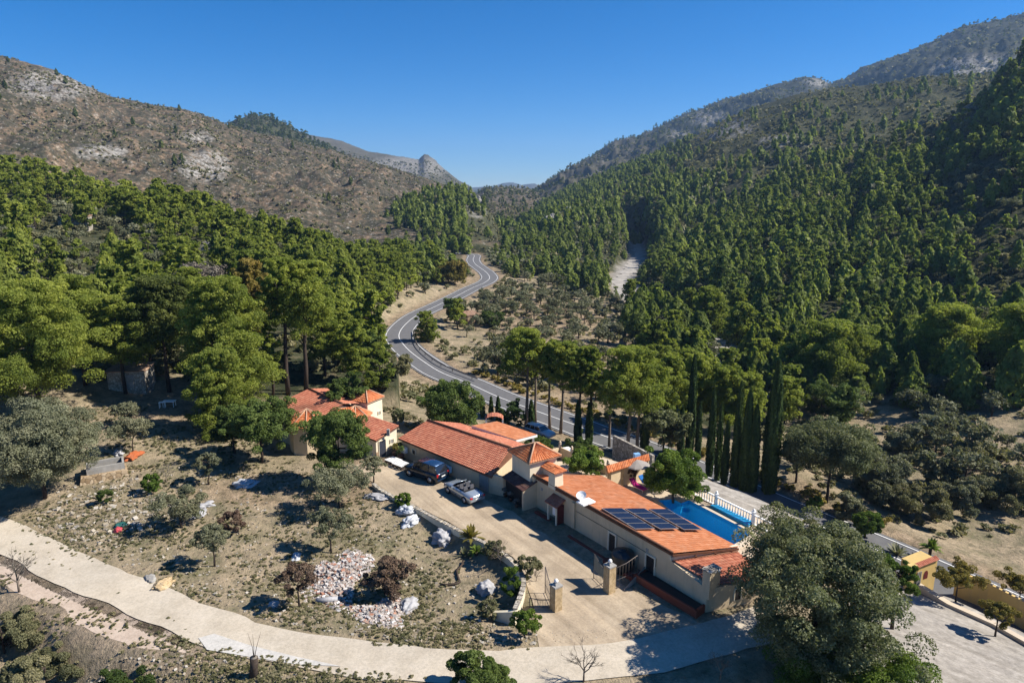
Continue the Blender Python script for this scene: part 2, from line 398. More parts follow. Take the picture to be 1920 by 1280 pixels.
M['oak'] = foliage('holm oak leaves', (.08, .094, .046), (.155, .17, .09), (.265, .28, .165), .3)
M['cypress'] = foliage('cypress scales', (.026, .048, .018), (.052, .085, .026), (.12, .165, .048), .25)
M['broad'] = foliage('broad green leaves', (.045, .07, .02), (.09, .13, .033), (.16, .21, .06), .3)
M['bright'] = foliage('bright green leaves', (.06, .10, .018), (.115, .175, .028), (.21, .265, .05), .3)
M['yellow'] = foliage('yellow green leaves', (.12, .11, .03), (.21, .175, .045), (.32, .24, .07), .3)
M['scrub'] = foliage('scrub leaves', (.105, .105, .055), (.185, .178, .098), (.29, .265, .16), .3)
M['drybrown'] = foliage('dry brown twigs', (.07, .045, .035), (.13, .085, .062), (.20, .14, .10), .05)
M['greytwig'] = foliage('grey twigs', (.10, .085, .07), (.17, .145, .125), (.25, .22, .19), .0)
M['bark'] = solid('dark bark', (.055, .042, .034), .9, .1, .4, 6)
M['barkpale'] = solid('pale bark', (.16, .13, .105), .9, .1, .35, 6)
# ================================================================ ground sheet
def build_terrain():
    az = np.concatenate([np.linspace(-100, -43, 40)[:-1], np.linspace(-43, 43, 980), np.linspace(43, 100, 40)[1:]])*math.pi/180
    d = np.concatenate([[3, 6, 10, 14, 18], np.geomspace(21, 9000, 760)])
    A, D = np.meshgrid(az, d); X = D*np.sin(A); Y = D*np.cos(A)
    Z = H(X.ravel(), Y.ravel()).reshape(X.shape)
    na, nd = len(az), len(d)
    V = np.stack([X.ravel(), Y.ravel(), Z.ravel()], 1)
    i = np.arange(nd-1)[:, None]*na + np.arange(na-1)[None]
    Fq = np.stack([i, i+1, i+na+1, i+na], -1).reshape(-1, 4)[:, ::-1]
    x, y, z = V[:, 0], V[:, 1], V[:, 2]
    _, idx = layers(x, y); l, _ = layers(x, y); b = h_rbf(x, y)
    dd = np.hypot(x, y); up = (l > b)
    px, py, dep = proj(x, y, z)
    burn = (up & np.isin(idx, [1, 9])).astype(float)
    rock = (up & np.isin(idx, [3, 4, 5])).astype(float)*.8
    forest = (up & np.isin(idx, [0, 2, 6, 7, 8, 10])).astype(float)
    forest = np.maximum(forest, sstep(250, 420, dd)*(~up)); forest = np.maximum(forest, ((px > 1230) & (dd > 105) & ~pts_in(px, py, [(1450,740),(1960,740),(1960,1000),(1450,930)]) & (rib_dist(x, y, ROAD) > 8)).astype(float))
    # rocky outcrops seen in the photo
    def blob(cx, cy, rx, ry, dmin, dmax):
        return np.clip(1.6-1.6*(((px-cx)/rx)**2+((py-cy)/ry)**2), 0, 1)*((dd > dmin) & (dd < dmax))
    pale = np.zeros(len(x))
    for q in ((100,160,100,32,600,1000),(370,258,38,14,500,1000),(385,312,58,34,500,1000),(190,285,60,18,500,1000),(30,415,60,18,150,330),(400,462,26,16,150,260),(895,390,22,24,400,620),
              (1030,412,28,14,380,560),(1065,400,16,10,400,560),(1330,240,100,26,500,950),(1470,265,60,14,500,950),(1760,195,70,30,350,470),(1190,330,90,20,1200,2400),
              (1840,130,110,32,1300,2200),(1330,222,40,18,1600,2400),(1270,262,30,22,1500,2300),(1530,155,28,10,1700,2400),(760,315,90,25,1500,2700)):
        pale = np.maximum(pale, blob(*q))
    soil = np.zeros(len(x))
    for q in ((1010,600,150,45,80,260),(1180,640,90,50,80,260),(700,620,22,40,80,220),(870,520,30,20,120,320),(300,770,130,40,60,130),(1740,850,120,30,60,160),(1480,930,70,40,50,110),(1810,925,70,25,50,110),(700,860,60,20,50,90),(560,920,240,40,45,90),(1120,740,120,40,80,140)):
        soil = np.maximum(soil, blob(*q))
    q = rib_dist(x, y, ROAD); soil = np.maximum(soil, (1-sstep(5, 7.5, q)))
    grav = 1-sstep(4, 8, rib_dist(x, y, RIVER)+3*fbm(x/9, y/9, 4, 3))
    bq = 1-sstep(1.8, 3.4, rib_dist(x, y, BRANCH)+.9*fbm(x/2, y/2, 4, 3)); soil = np.maximum(soil, bq*1.5); grav = np.maximum(grav, bq*.2)
    grav = np.maximum(grav, .8*(1-sstep(0, 3, poly_dist(x, y, YARD))))
    mb = MB(); mb.add(V, Fq, 0, .5, True)
    m = mb.mesh('ground', M['ground'])
    for nm, a in (('burn', burn), ('rock', rock), ('forest', forest), ('pale', pale), ('soil', soil), ('grav', grav)):
        t = m.attributes.new(nm, 'FLOAT', 'POINT'); t.data.foreach_set('value', a.astype(np.float32))
    o = bpy.data.objects.new('ground', m); COL.objects.link(o); tag(o, kind='structure')
def ground_mat():
    m, nt, b = newmat('ground', .95, .05); v = pos(nt)
    n1 = noise(nt, .06, 5, .6, v); n2 = noise(nt, .55, 6, .7, v); n3 = noise(nt, 2.6, 5, .75, v); n5 = noise(nt, .22, 5, .7, v)
    dry = ramp(nt, n2, [(.28, (.125, .115, .072)), (.42, (.24, .20, .135)), (.55, (.33, .265, .18)), (.72, (.41, .325, .225))])
    fine = ramp(nt, n3, [(.30, (.55, .56, .52)), (.52, (1, 1, 1)), (.75, (1.3, 1.26, 1.2))])
    dry = mix(nt, 1.0, dry, fine, 'MULTIPLY')
    weeds = ramp(nt, n5, [(.45, (0, 0, 0)), (.62, (1, 1, 1))]); wk = math_(nt, 'MULTIPLY', weeds, ramp(nt, n3, [(.40, (0, 0, 0)), (.60, (.75, .75, .75))]))
    dry = mix(nt, wk, dry, (.085, .098, .042))
    # scrubby forest floor
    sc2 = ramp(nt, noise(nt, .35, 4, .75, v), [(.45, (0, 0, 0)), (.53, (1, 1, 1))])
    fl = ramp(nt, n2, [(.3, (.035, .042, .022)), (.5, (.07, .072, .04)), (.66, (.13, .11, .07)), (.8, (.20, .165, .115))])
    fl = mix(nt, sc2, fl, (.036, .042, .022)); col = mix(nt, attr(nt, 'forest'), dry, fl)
    # burnt hillside
    m1 = noise(nt, .028, 6, .68, v, .4); m2 = noise(nt, .10, 6, .72, v); m3 = noise(nt, .42, 4, .8, v)
    bs = ramp(nt, m2, [(.34, (.035, .034, .024)), (.45, (.07, .065, .048)), (.52, (.115, .087, .058)), (.60, (.18, .128, .084)), (.70, (.25, .215, .17))])
    bs = mix(nt, ramp(nt, m1, [(.46, (0, 0, 0)), (.60, (.9, .9, .9))]), bs, ramp(nt, m2, [(.35, (.045, .044, .03)), (.6, (.095, .08, .06)), (.78, (.24, .225, .2))]))
    bs = mix(nt, 1.0, bs, ramp(nt, m3, [(.3, (.32, .32, .32)), (.48, (.9, .9, .9)), (.66, (1.7, 1.66, 1.6))]), 'MULTIPLY')
    sc1 = ramp(nt, noise(nt, .26, 4, .75, v), [(.49, (0, 0, 0)), (.56, (1, 1, 1))]); big = ramp(nt, m1, [(.38, (.55, .55, .55)), (.6, (1, 1, 1))])
    bs = mix(nt, math_(nt, 'MULTIPLY', sc1, big), bs, (.038, .040, .026))
    rk1 = ramp(nt, noise(nt, .33, 3, .8, v), [(.60, (0, 0, 0)), (.66, (.8, .8, .8))]); bs = mix(nt, rk1, bs, (.33, .31, .275))
    col = mix(nt, attr(nt, 'burn'), col, bs)
    # far mountain
    fr = ramp(nt, m2, [(.3, (.014, .02, .014)), (.5, (.03, .034, .026)), (.64, (.058, .058, .048)), (.78, (.12, .115, .105))])
    mp = N(nt, 'ShaderNodeMapping'); mp.inputs['Scale'].default_value = (.006, .006, .05); nt.links.new(v, mp.inputs[0])
    st = noise(nt, 1, 6, .75, mp.outputs[0], .5)
    fr = mix(nt, ramp(nt, st, [(.5, (0, 0, 0)), (.62, (.8, .8, .8))]), fr, (.085, .083, .078))
    fr = mix(nt, ramp(nt, noise(nt, .06, 5, .75, v), [(.47, (0, 0, 0)), (.56, (.85, .85, .85))]), fr, (.03, .036, .024))
    col = mix(nt, attr(nt, 'rock'), col, fr)
    pr = ramp(nt, m3, [(.34, (.06, .058, .05)), (.46, (.17, .16, .145)), (.64, (.40, .385, .355))])
    pk = math_(nt, 'MULTIPLY', attr(nt, 'pale'), ramp(nt, noise(nt, .16, 5, .8, v), [(.44, (.05, .05, .05)), (.53, (1, 1, 1))]))
    col = mix(nt, pk, col, pr)
    so = ramp(nt, n2, [(.3, (.10, .085, .055)), (.44, (.21, .165, .11)), (.56, (.30, .225, .15)), (.72, (.40, .315, .225))]); so = mix(nt, 1.0, so, fine, 'MULTIPLY')
    col = mix(nt, math_(nt, 'MULTIPLY', attr(nt, 'soil'), ramp(nt, n5, [(.3, (.35, .35, .35)), (.55, (1, 1, 1))])), col, so)
    gr = ramp(nt, n3, [(.3, (.16, .15, .135)), (.55, (.29, .27, .24)), (.75, (.40, .375, .34))])
    col = mix(nt, math_(nt, 'MULTIPLY', attr(nt, 'grav'), ramp(nt, n2, [(.3, (.5, .5, .5)), (.5, (1, 1, 1))])), col, gr)
    nt.links.new(col, b.inputs['Base Color'])
    hh = math_(nt, 'ADD', n3, math_(nt, 'MULTIPLY', n2, 2.0)); bump(nt, b, hh, .8, .25)
    return m
M['ground'] = ground_mat()
build_terrain()
# ================================================================ leaf geometry
def leaves(C, Nn, size, rng, asp=1.0):
    """one triangle per leaf clump at C facing about Nn"""
    n = len(C); Nn = Nn/np.maximum(1e-6, np.linalg.norm(Nn, axis=1))[:, None]
    a = rng.normal(size=(n, 3)); u = np.cross(Nn, a); u /= np.maximum(1e-6, np.linalg.norm(u, axis=1))[:, None]; w_ = np.cross(Nn, u)
    s = (size*rng.uniform(.6, 1.35, n))[:, None]
    p0 = C + u*s*.62*asp; p1 = C - u*s*.5 + w_*s*.55; p2 = C - u*s*.5 - w_*s*.55
    return np.stack([p0, p1, p2], 1).reshape(-1, 3)
def sphere_dirs(n, rng, up=0.0):
    v = rng.normal(size=(n, 3)); v /= np.linalg.norm(v, axis=1)[:, None]
    if up > 0:
        f = (v[:, 2] < 0) & (rng.uniform(size=n) < up); v[f, 2] *= -1
    return v
def clumps_to_mb(mb, CL, per, size, rng, up=.6, jit=1.5, fill=.45, mi=0, tspread=.28, asp=1.0):
    """CL rows: x y z rx rz tint"""
    CL = np.asarray(CL, float); n = len(CL)
    k = np.repeat(np.arange(n), per); d = sphere_dirs(len(k), rng, up)
    r = rng.uniform(fill, 1, len(k))**.5
    C = CL[k, :3] + d*np.stack([CL[k, 3], CL[k, 3], CL[k, 4]], 1)*r[:, None]
    Nn = d + rng.normal(size=d.shape)*jit*.6 + np.array([0, 0, .25])
    V = leaves(C, Nn, np.full(len(C), size) if np.isscalar(size) else size, rng, asp)
    t = np.clip(CL[k, 5] + rng.normal(size=len(k))*tspread*.35, 0, 1)
    mb.add(V, np.arange(len(V)).reshape(-1, 3), mi, np.repeat(t, 3))
def pine_clumps(h, rad, base, rng, n, style='round'):
    """foliage clumps gathered round a few boughs, so the crown has lobes and gaps"""
    CL = []; nb = max(7, int(n/8.5)); a0 = rng.uniform(0, 6.28); boughs = []
    for i in range(nb):
        t = (i+rng.uniform(.1, .9))/nb
        if style == 'umbrella': t = t**.7; prof = math.sin(min(1, .18+t*.9)*math.pi)**.55 if t < .92 else .5
        elif style == 'cone': prof = (1-t)**.62*(.55+.45*min(1, t*5))+.05
        else: prof = math.sin(math.pi*min(1, max(.0, t*.86+.12)))**.6*(1.0-.25*t)
        a = a0+i*2.4+rng.normal()*.35; q = rng.uniform(.35, .92)
        boughs.append((rad*.86*prof*q*math.cos(a), rad*.86*prof*q*math.sin(a), h*(base+(1-base)*t*.95), t, rng.normal()*.10, rng.uniform(.7, 1.25)))
    for i in range(n):
        bx, by, bz, t, dv, sc = boughs[int(rng.integers(nb))]
        g = rng.normal(size=3)*rad*.19*sc; g[2] *= .62
        x, y, z = bx+g[0], by+g[1], min(bz+g[2]+.04*h, h*.99); rr = math.hypot(x, y)
        if rr > rad*1.02: x *= rad/rr; y *= rad/rr
        z = max(z-.25*max(0, rr-rad*.6), h*base*.8)
        cr = rad*rng.uniform(.11, .21)*(1.12-.4*t)
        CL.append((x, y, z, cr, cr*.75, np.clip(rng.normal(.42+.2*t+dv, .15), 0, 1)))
    return np.array(CL)
def make_spire(h, rad, seed, n, size, low=.04):
    """upright young pine: soft pointed crown of ascending sprays down to the ground"""
    rng = np.random.default_rng(seed); c = MB(); t = rng.uniform(0, 1, n)**.9; a = rng.uniform(0, 2*math.pi, n)
    prof = (1-t**2.4)**.75*(.55+.45*np.minimum(1, t*2.6))*(1-.22*t); lob = 1+.24*np.sin(a*3+t*6+seed)+.20*np.sin(a*5-t*15+seed*2)+.13*np.sin(t*30+a*2+seed)
    r = rad*prof*lob*rng.uniform(.25, 1.05, n)**.5+.04*rad; z = h*(low+(1-low)*t)-.10*r+.03*h*np.sin(a*4+t*30)
    cx = .12*rad*math.sin(seed)*t; C = np.stack([r*np.cos(a)+cx, r*np.sin(a), z], 1); Nn = np.stack([np.cos(a), np.sin(a), np.full(n, .55)], 1)+rng.normal(size=(n, 3))*.55
    V = leaves(C, Nn, np.full(n, size), rng).reshape(-1, 3, 3); cc = V.mean(1, keepdims=True); V = (cc+(V-cc)*np.array([1, 1, 1.3])).reshape(-1, 3)
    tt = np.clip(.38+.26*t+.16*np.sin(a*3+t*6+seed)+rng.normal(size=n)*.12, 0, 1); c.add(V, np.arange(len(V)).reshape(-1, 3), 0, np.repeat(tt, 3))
    k = MB(); k.tube([(0, 0, -.2), (cx.mean(), 0, h*.8)], [.12, .04], 5); return c, k
def trunk_mb(mb, h, r, rng, mi=0, lean=.06, forks=None, n=7, top=.9, tint=.5):
    P = []; x = y = 0
    for k in range(6):
        t = k/5; P.append((x, y, h*top*t-.25*(k == 0))); x += rng.normal()*lean*h*.12; y += rng.normal()*lean*h*.12
    mb.tube(P, [r*(1.15-.85*k/5) for k in range(6)], n, mi, tint)
    return P
def limbs(mb, P, CL, r, rng, k, mi=0):
    for i in rng.choice(len(CL), min(k, len(CL)), replace=False):
        c = Vector(CL[i, :3]); cz = c.z-.35*math.hypot(c.x, c.y)
        j = min(range(len(P)), key=lambda q: abs(P[q][2]-cz)); p = Vector(P[j])
        m = (p+c)/2 + Vector((0, 0, -.08*(c-p).length))
        mb.tube([p, m, c], [r*.45, r*.3, r*.1], 4, mi, .5, False)
def make_pine(h, rad, base, seed, ncl, per, size, style='round', tr=.16, nl=14, up=.55):
    rng = np.random.default_rng(seed); CL = pine_clumps(h, rad, base, rng, ncl, style)
    c = MB(); clumps_to_mb(c, CL, per, size, rng, up)
    t = MB(); P = trunk_mb(t, h, tr, rng); limbs(t, P, CL, tr, rng, nl)
    return c, t
def dome_clumps(h, rad, base, rng, n, csz=.24, flat=.8):
    CL = []; up_ = .75 if base > .12 else .3; hb = h*(1-base)/2; lobes = []
    if n >= 60:
        for i in range(max(9, n//13)):
            d = sphere_dirs(1, rng, up_)[0]; q = rng.uniform(.35, 1)**.5
            if base < .06: zf = rng.uniform(-.85, .9); rr_ = math.sqrt(1-zf*zf*.8); a_ = rng.uniform(0, 6.28); d = np.array([rr_*math.cos(a_), rr_*math.sin(a_), zf])
            lobes.append((d[0]*rad*.80*q, d[1]*rad*.80*q, h*base+hb+d[2]*hb*.80*q, rng.normal()*.10, rng.uniform(.7, 1.3), d[2]))
    for i in range(n):
        cr = rad*csz*rng.uniform(.6, 1.2)
        if lobes:
            lx, ly, lz, dv, sc, dz = lobes[int(rng.integers(len(lobes)))]; g = rng.normal(size=3)*rad*.17*sc; g[2] *= .8
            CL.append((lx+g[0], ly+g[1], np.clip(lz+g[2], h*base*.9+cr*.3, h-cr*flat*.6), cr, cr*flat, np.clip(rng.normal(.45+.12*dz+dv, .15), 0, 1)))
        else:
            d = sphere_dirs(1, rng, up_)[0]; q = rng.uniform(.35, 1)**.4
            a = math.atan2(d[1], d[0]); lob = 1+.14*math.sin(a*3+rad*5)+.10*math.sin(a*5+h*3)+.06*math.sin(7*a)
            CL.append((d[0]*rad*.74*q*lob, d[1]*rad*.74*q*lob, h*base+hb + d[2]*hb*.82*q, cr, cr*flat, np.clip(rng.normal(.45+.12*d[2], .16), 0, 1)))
    return np.array(CL)
def make_dome(h, rad, base, seed, ncl, per, size, tr=.16, csz=.24, nl=12, up=.55, forks=1, flat=.8, low=False):
    rng = np.random.default_rng(seed); CL = dome_clumps(h, rad, base, rng, ncl, csz, flat)
    c = MB(); clumps_to_mb(c, CL, per, size, rng, up)
    t = MB(); P = trunk_mb(t, h*.7, tr, rng, lean=.25 if forks > 1 else .08); limbs(t, P, CL, tr*1.2, rng, nl)
    return c, t
def make_cypress(h, rad, seed, n, size):
    rng = np.random.default_rng(seed); c = MB()
    t = rng.uniform(0, 1, n); a = rng.uniform(0, 2*math.pi, n)
    prof = np.clip((1-t)**.45, 0, 1)*(.62+.38*np.minimum(1, t*4)); lob = 1+.12*np.sin(a*4+t*9+seed)+.10*np.sin(a*7-t*14)
    r = rad*prof*lob*rng.uniform(.8, 1.08, n)
    C = np.stack([r*np.cos(a), r*np.sin(a), .15+t*h*.985], 1); Nn = np.stack([np.cos(a), np.sin(a), np.full(n, .25)], 1)+rng.normal(size=(n, 3))*.45
    V = leaves(C, Nn, np.full(n, size), rng); V = V.reshape(-1, 3, 3); cc = V.mean(1, keepdims=True); V = cc+(V-cc)*np.array([1, 1, 1.9]); V = V.reshape(-1, 3)
    tt = np.clip(.45+.25*np.sin(a*4+t*9)+rng.normal(size=n)*.12, 0, 1)
    c.add(V, np.arange(len(V)).reshape(-1, 3), 0, np.repeat(tt, 3))
    k = MB(); k.tube([(0, 0, -.2), (0, 0, h*.5), (0, 0, h*.97)], [rad*.34, rad*.42, .03], 6); return c, k
def combine(c, t):
    m = MB(); V, T = c.arrays()
    for f, _, s_ in c.Fc: pass
    m.V = [c.arrays()[0], t.arrays()[0]]; m.T = [c.arrays()[1], t.arrays()[1]]; m.n = c.n+t.n
    m.Fc = [(f, 0, s_) for f, _, s_ in c.Fc] + [(f+c.n, 1, s_) for f, _, s_ in t.Fc]; return m
def merge_many(mb, protos, which, X, Y, Z, S, RZ, TN, SZ=None):
    """write scaled, turned copies of prototype MBs into one mesh"""
    for p, pr in enumerate(protos):
        k = np.where(which == p)[0]
        if not len(k): continue
        V, T = pr.arrays(); ca, sa = np.cos(RZ[k])[:, None], np.sin(RZ[k])[:, None]; s = S[k][:, None]
        sz = s if SZ is None else SZ[k][:, None]
        x = (V[None, :, 0]*ca-V[None, :, 1]*sa)*s+X[k][:, None]; y = (V[None, :, 0]*sa+V[None, :, 1]*ca)*s+Y[k][:, None]; z = V[None, :, 2]*sz+Z[k][:, None]
        VV = np.stack([x, y, z], -1).reshape(-1, 3); TT = np.clip(T[None]+TN[k][:, None], 0, 1).ravel()
        mb.V.append(VV); mb.T.append(TT); off = mb.n+np.arange(len(k))*len(V)
        for f, mi, sm in pr.Fc:
            mb.Fc.append(((f[None]+off[:, None, None]).reshape(-1, f.shape[1]), mi, sm))
        mb.n += len(VV)
def place(name, c, t, loc, mat, tmat='bark', label=None, cat='tree', group=None, rz=0, s=1.0):
    e = empty(name, loc, rz, label, cat, group); e.scale = (s, s, s)
    c.obj('crown', M[mat], e); 
    if t is not None: t.obj('trunk', M[tmat], e)
    return e
# ================================================================ scattered woods
RNG = np.random.default_rng(11)
def grid_pts(dmin, dmax, step, azl=-40.5, azh=40.5, jit=.48):
    """jittered grid over a sector"""
    xs = np.arange(-dmax*math.sin(R(42)), dmax*math.sin(R(42)), step); ys = np.arange(dmin*.7, dmax, step)
    X, Y = np.meshgrid(xs, ys); X = X.ravel()+RNG.uniform(-jit, jit, X.size)*step; Y = Y.ravel()+RNG.uniform(-jit, jit, Y.size)*step
    d = np.hypot(X, Y); a = np.degrees(np.arctan2(X, Y)); k = (d > dmin) & (d < dmax) & (a > azl) & (a < azh)
    return X[k], Y[k]
def info(X, Y):
    Z = H(X, Y, False); px, py, dep = proj(X, Y, Z); l, idx = layers(X, Y); b = h_rbf(X, Y)
    return Z, px, py, np.hypot(X, Y), np.where(l > b, idx, -1)
def inpx(px, py, poly): return pts_in(px, py, poly)
def py_(X, Y): return proj(X, Y, H(X, Y, False))[1]
def clear_of(X, Y):
    ok = rib_dist(X, Y, ROAD) > 8.5
    ok &= (rib_dist(X, Y, RIVER) > 6.5) | ((py_(X, Y) > 560) & (rib_dist(X, Y, RIVER) > 4.5))
    return ok
OLV = [(905,548),(1000,535),(1120,560),(1210,600),(1190,655),(1100,665),(980,655),(880,640),(850,600)]
OLR = [(1450,770),(1700,770),(1960,770),(1960,930),(1780,960),(1600,900),(1480,880)]
OLB = [(900,655),(1000,660),(1200,690),(1230,800),(1150,760),(960,715),(860,680)]
def visible(X, Y, Z, hh, px, py):
    """rough line-of-sight test of tree tops against the bare terrain"""
    vis = np.ones(len(X), bool)
    for f in (.35, .5, .62, .72, .8, .86, .91, .95):
        g = H(X*f, Y*f, False); los = CAMH+(Z+hh-CAMH)*f; vis &= los > g-1.0
    return vis & (px > -60) & (px < 1980) & (py < 1330)
PXR = [Vector(q+(0,)) for q in ROAD_PX]; PXV = [Vector(q+(0,)) for q in RIVER_PX[0:5]]
PXR2 = []
for a_, b_ in zip(PXR, PXR[1:]): PXR2 += [a_, (a_+b_)/2]
def hides_road(X, Y, Z, h):
    px, py, dep = proj(X, Y, Z); hp = h*F/dep; r = hp*.34
    q = np.minimum(rib_dist(px, py-hp*.62, PXR2), rib_dist(px, py-hp*.25, PXR2)); bad = (q < r+5) & (py < 745) & (py > 480) & (px < 1010)
    q2 = np.minimum(rib_dist(px, py-hp*.62, PXV), rib_dist(px, py-hp*.3, PXV)); return bad | ((q2 < r+12) & (py > 460) & (py < 600))
trees = []     # (x, y, z, h, kind, zone, dist)
def add_pts(X, Y, keep, hlo, hhi, kind, zone):
    X, Y = X[keep], Y[keep]; Z, px, py, d, idx = info(X, Y); h = RNG.uniform(hlo, hhi, len(X))*(1+.3*fbm(X/30, Y/30, 77, 2))
    v = visible(X, Y, Z, h, px, py) & ~hides_road(X, Y, Z, h)
    for i in np.where(v)[0]: trees.append((X[i], Y[i], Z[i], h[i], kind, zone, d[i], px[i], py[i]))
    return X[v], Y[v]
# right slope and spur, dense
X, Y = grid_pts(112, 560, 4.5); Z, px, py, d, idx = info(X, Y); u = RNG.uniform(size=len(X)); cl = fbm(X/28, Y/28, 3, 3); ok = clear_of(X, Y)
rs = (idx == 7) | ((px > 1250) & (idx == -1) & (py < 770)) | ((px > 1180) & (idx == 6) & (d < 620))
dens = np.where(d > 420, .60, .92)*np.clip(.86+cl*1.9, 0, .93)
dark = inpx(px, py, [(1760,380),(1960,370),(1960,520),(1830,500),(1740,450)]) | inpx(px, py, [(1700,520),(1960,520),(1960,640),(1760,600)])
dens = np.where((py > 480) & (px > 1240), np.maximum(dens, .8), dens); dens = np.where(dark, dens*.45, dens)
dens = np.where((idx == 6) & (px > 1330), dens*.35, dens); dens = np.where((idx == 7) & (d > 400) & (px > 1550), dens*.5, dens)
rocky = inpx(px, py, [(1600,255),(1680,225),(1800,190),(1850,230),(1700,300)])
dens = np.where(rocky, .12, dens)
add_pts(X, Y, ok & rs & (u < dens) & ~inpx(px, py, OLR), 3.6, 9.4, 'pine', 'right')
add_pts(X, Y, ok & rs & (u > .93) & ~inpx(px, py, OLR), 3.0, 5.5, 'olive', 'right')
# mid hill: sparse
X, Y = grid_pts(330, 1000, 9.0); Z, px, py, d, idx = info(X, Y); u = RNG.uniform(size=len(X)); cl = fbm(X/60, Y/60, 8, 3)
add_pts(X, Y, (idx == 6) & (u < np.clip(.12+cl*.45+.55*(px < 1300), 0, .75)), 5, 8.5, 'pine', 'midhill')
# back mountain lower skirts
X, Y = grid_pts(900, 2300, 22); Z, px, py, d, idx = info(X, Y); u = RNG.uniform(size=len(X)); cl = fbm(X/150, Y/150, 8, 3)
add_pts(X, Y, (idx == 5) & (u < np.clip(.18+cl*.8-(py < 200)*.15+(px < 1350)*.3, 0, .7)), 7, 11, 'pine_dark', 'back')
X, Y = grid_pts(1100, 1600, 14); Z, px, py, d, idx = info(X, Y); u = RNG.uniform(size=len(X))
add_pts(X, Y, (idx == 2) & (u < .9), 7, 11, 'pine_dark', 'back')
# left ridge wood
X, Y = grid_pts(100, 340, 4.6); Z, px, py, d, idx = info(X, Y); u = RNG.uniform(size=len(X)); cl = fbm(X/26, Y/26, 13, 3); ok = clear_of(X, Y)
lw = ((px < 860) & (py < 672) & ((idx == 0) | ((idx == -1) & (px < 900)))) & (d < 335)
open_ = inpx(px, py, [(-60,390),(150,400),(360,470),(420,560),(200,600),(-60,580)])
dens = np.where(open_, .16, np.clip(.70+cl*1.3, .10, 1)); dens = np.where((px > 640) & (py < 520) & (py > 440) & (px > 760), .25, dens)
dens = np.where(inpx(px, py, [(560,470),(700,460),(800,520),(760,560),(600,600),(500,560)]), 1.0, dens)
yard_l = inpx(px, py, [(190,690),(420,690),(420,800),(190,800)])
add_pts(X, Y, ok & lw & (u < dens) & ~yard_l, 4.5, 11, 'pine', 'left')
add_pts(X, Y, ok & lw & (u > 1-np.where(open_, .5, .12)) & ~yard_l, 2.8, 4.5, 'olive', 'left')
# valley floor
X, Y = grid_pts(150, 640, 5.6); Z, px, py, d, idx = info(X, Y); u = RNG.uniform(size=len(X)); cl = fbm(X/34, Y/34, 23, 3); ok = clear_of(X, Y)
vf = (px > 760) & (px < 1260) & (py < 575) & ((idx == -1) | (idx == 10)) & ~inpx(px, py, OLV) & ~((px < 1000) & (py > 530))
add_pts(X, Y, ok & vf & (u < np.clip(.55+cl*1.2+.35*(px > 1000), .1, 1)), 5.5, 9, 'pine', 'valley')
add_pts(X, Y, ok & vf & (u > .45), 3.0, 5.2, 'olive', 'valley')
add_pts(X, Y, (idx == 8) & (u < np.where(px > 875, .1, .75)), 6, 9, 'pine', 'valley')
X, Y = grid_pts(560, 1500, 12); Z, px, py, d, idx = info(X, Y); u = RNG.uniform(size=len(X))
add_pts(X, Y, (px > 700) & (px < 1250) & ((idx == -1) | (idx == 10) | (idx == 6)) & (u < .8), 6, 9, 'pine', 'valley')
add_pts(X, Y, (idx == 9) & (u < .25), 4, 7, 'pine_dark', 'valley')
# between road and river near the cypresses
X, Y = grid_pts(90, 200, 5.2); Z, px, py, d, idx = info(X, Y); u = RNG.uniform(size=len(X)); ok = clear_of(X, Y)
nr = (px > 1195) & (px < 1480) & (py > 640) & (py < 800) & (idx == -1)
add_pts(X, Y, ok & nr & (u < .55), 6.5, 10, 'pine', 'near')
# olive groves
X, Y = grid_pts(90, 300, 5.6, jit=.5); Z, px, py, d, idx = info(X, Y); u = RNG.uniform(size=len(X)); ok = clear_of(X, Y)
add_pts(X, Y, ok & inpx(px, py, OLV) & (u < .85), 2.2, 4.8, 'olive', 'grove')
X, Y = grid_pts(55, 160, 5.0, jit=.5); Z, px, py, d, idx = info(X, Y); u = RNG.uniform(size=len(X)); ok = clear_of(X, Y)
add_pts(X, Y, ok & inpx(px, py, OLR) & (u < .42) , 2.6, 4.8, 'olive', 'rgrove')
add_pts(X, Y, ok & inpx(px, py, OLB) & (u < .55), 3.0, 4.4, 'olive', 'verge')
# burnt mountain: sparse survivors, charred poles
X, Y = grid_pts(420, 1000, 11); Z, px, py, d, idx = info(X, Y); u = RNG.uniform(size=len(X)); cl = fbm(X/60, Y/60, 43, 3)
add_pts(X, Y, (idx == 1) & (u < np.clip(.05+(cl-.15)*.9, .02, .4)), 2.5, 5.5, 'char', 'burn')
add_pts(X, Y, (idx == 1) & (u > .972), 4, 7, 'pine_dark', 'burn')
T_ = trees
print('scattered', len(T_))
# prototypes, unit height 1 -> scaled by h
def unit(fn, *a, **k): return combine(*fn(*a, **k))
P1 = [make_pine(8, 2.3+.5*(i % 3)*.5, .16+.06*(i % 3), 100+i, 120, 26, .40, ('round', 'cone', 'round', 'umbrella')[i % 4], .13, 12) for i in range(8)]
P1 = P1[:4]+[make_spire(8, 2.4+.3*(i % 3), 150+i, 3300, .36) for i in range(6)]
P2 = [unit(make_spire, 8, 2.35+.3*(i % 3), 200+i, 430, .85) for i in range(7)]
P2L = [unit(make_pine, 8, 2.2+.3*(i % 3), .10, 200+i, 60, 9, .60, ('round', 'umbrella', 'round')[i % 3], .13, 2) for i in range(6)]
P3 = [unit(make_spire, 8, 2.4, 300+i, 120, 1.5) for i in range(4)]
P4 = [unit(make_pine, 8, 3.0, .0, 350+i, 6, 5, 2.6, 'round', .13, 0) for i in range(3)]
O1 = [make_dome(4, 2.3, .28, 400+i, 70, 15, .25, .15, .20, 9) for i in range(6)]
O2 = [unit(make_dome, 4, 2.3, .15, 450+i, 20, 14, .55, .15, .3, 2) for i in range(4)]
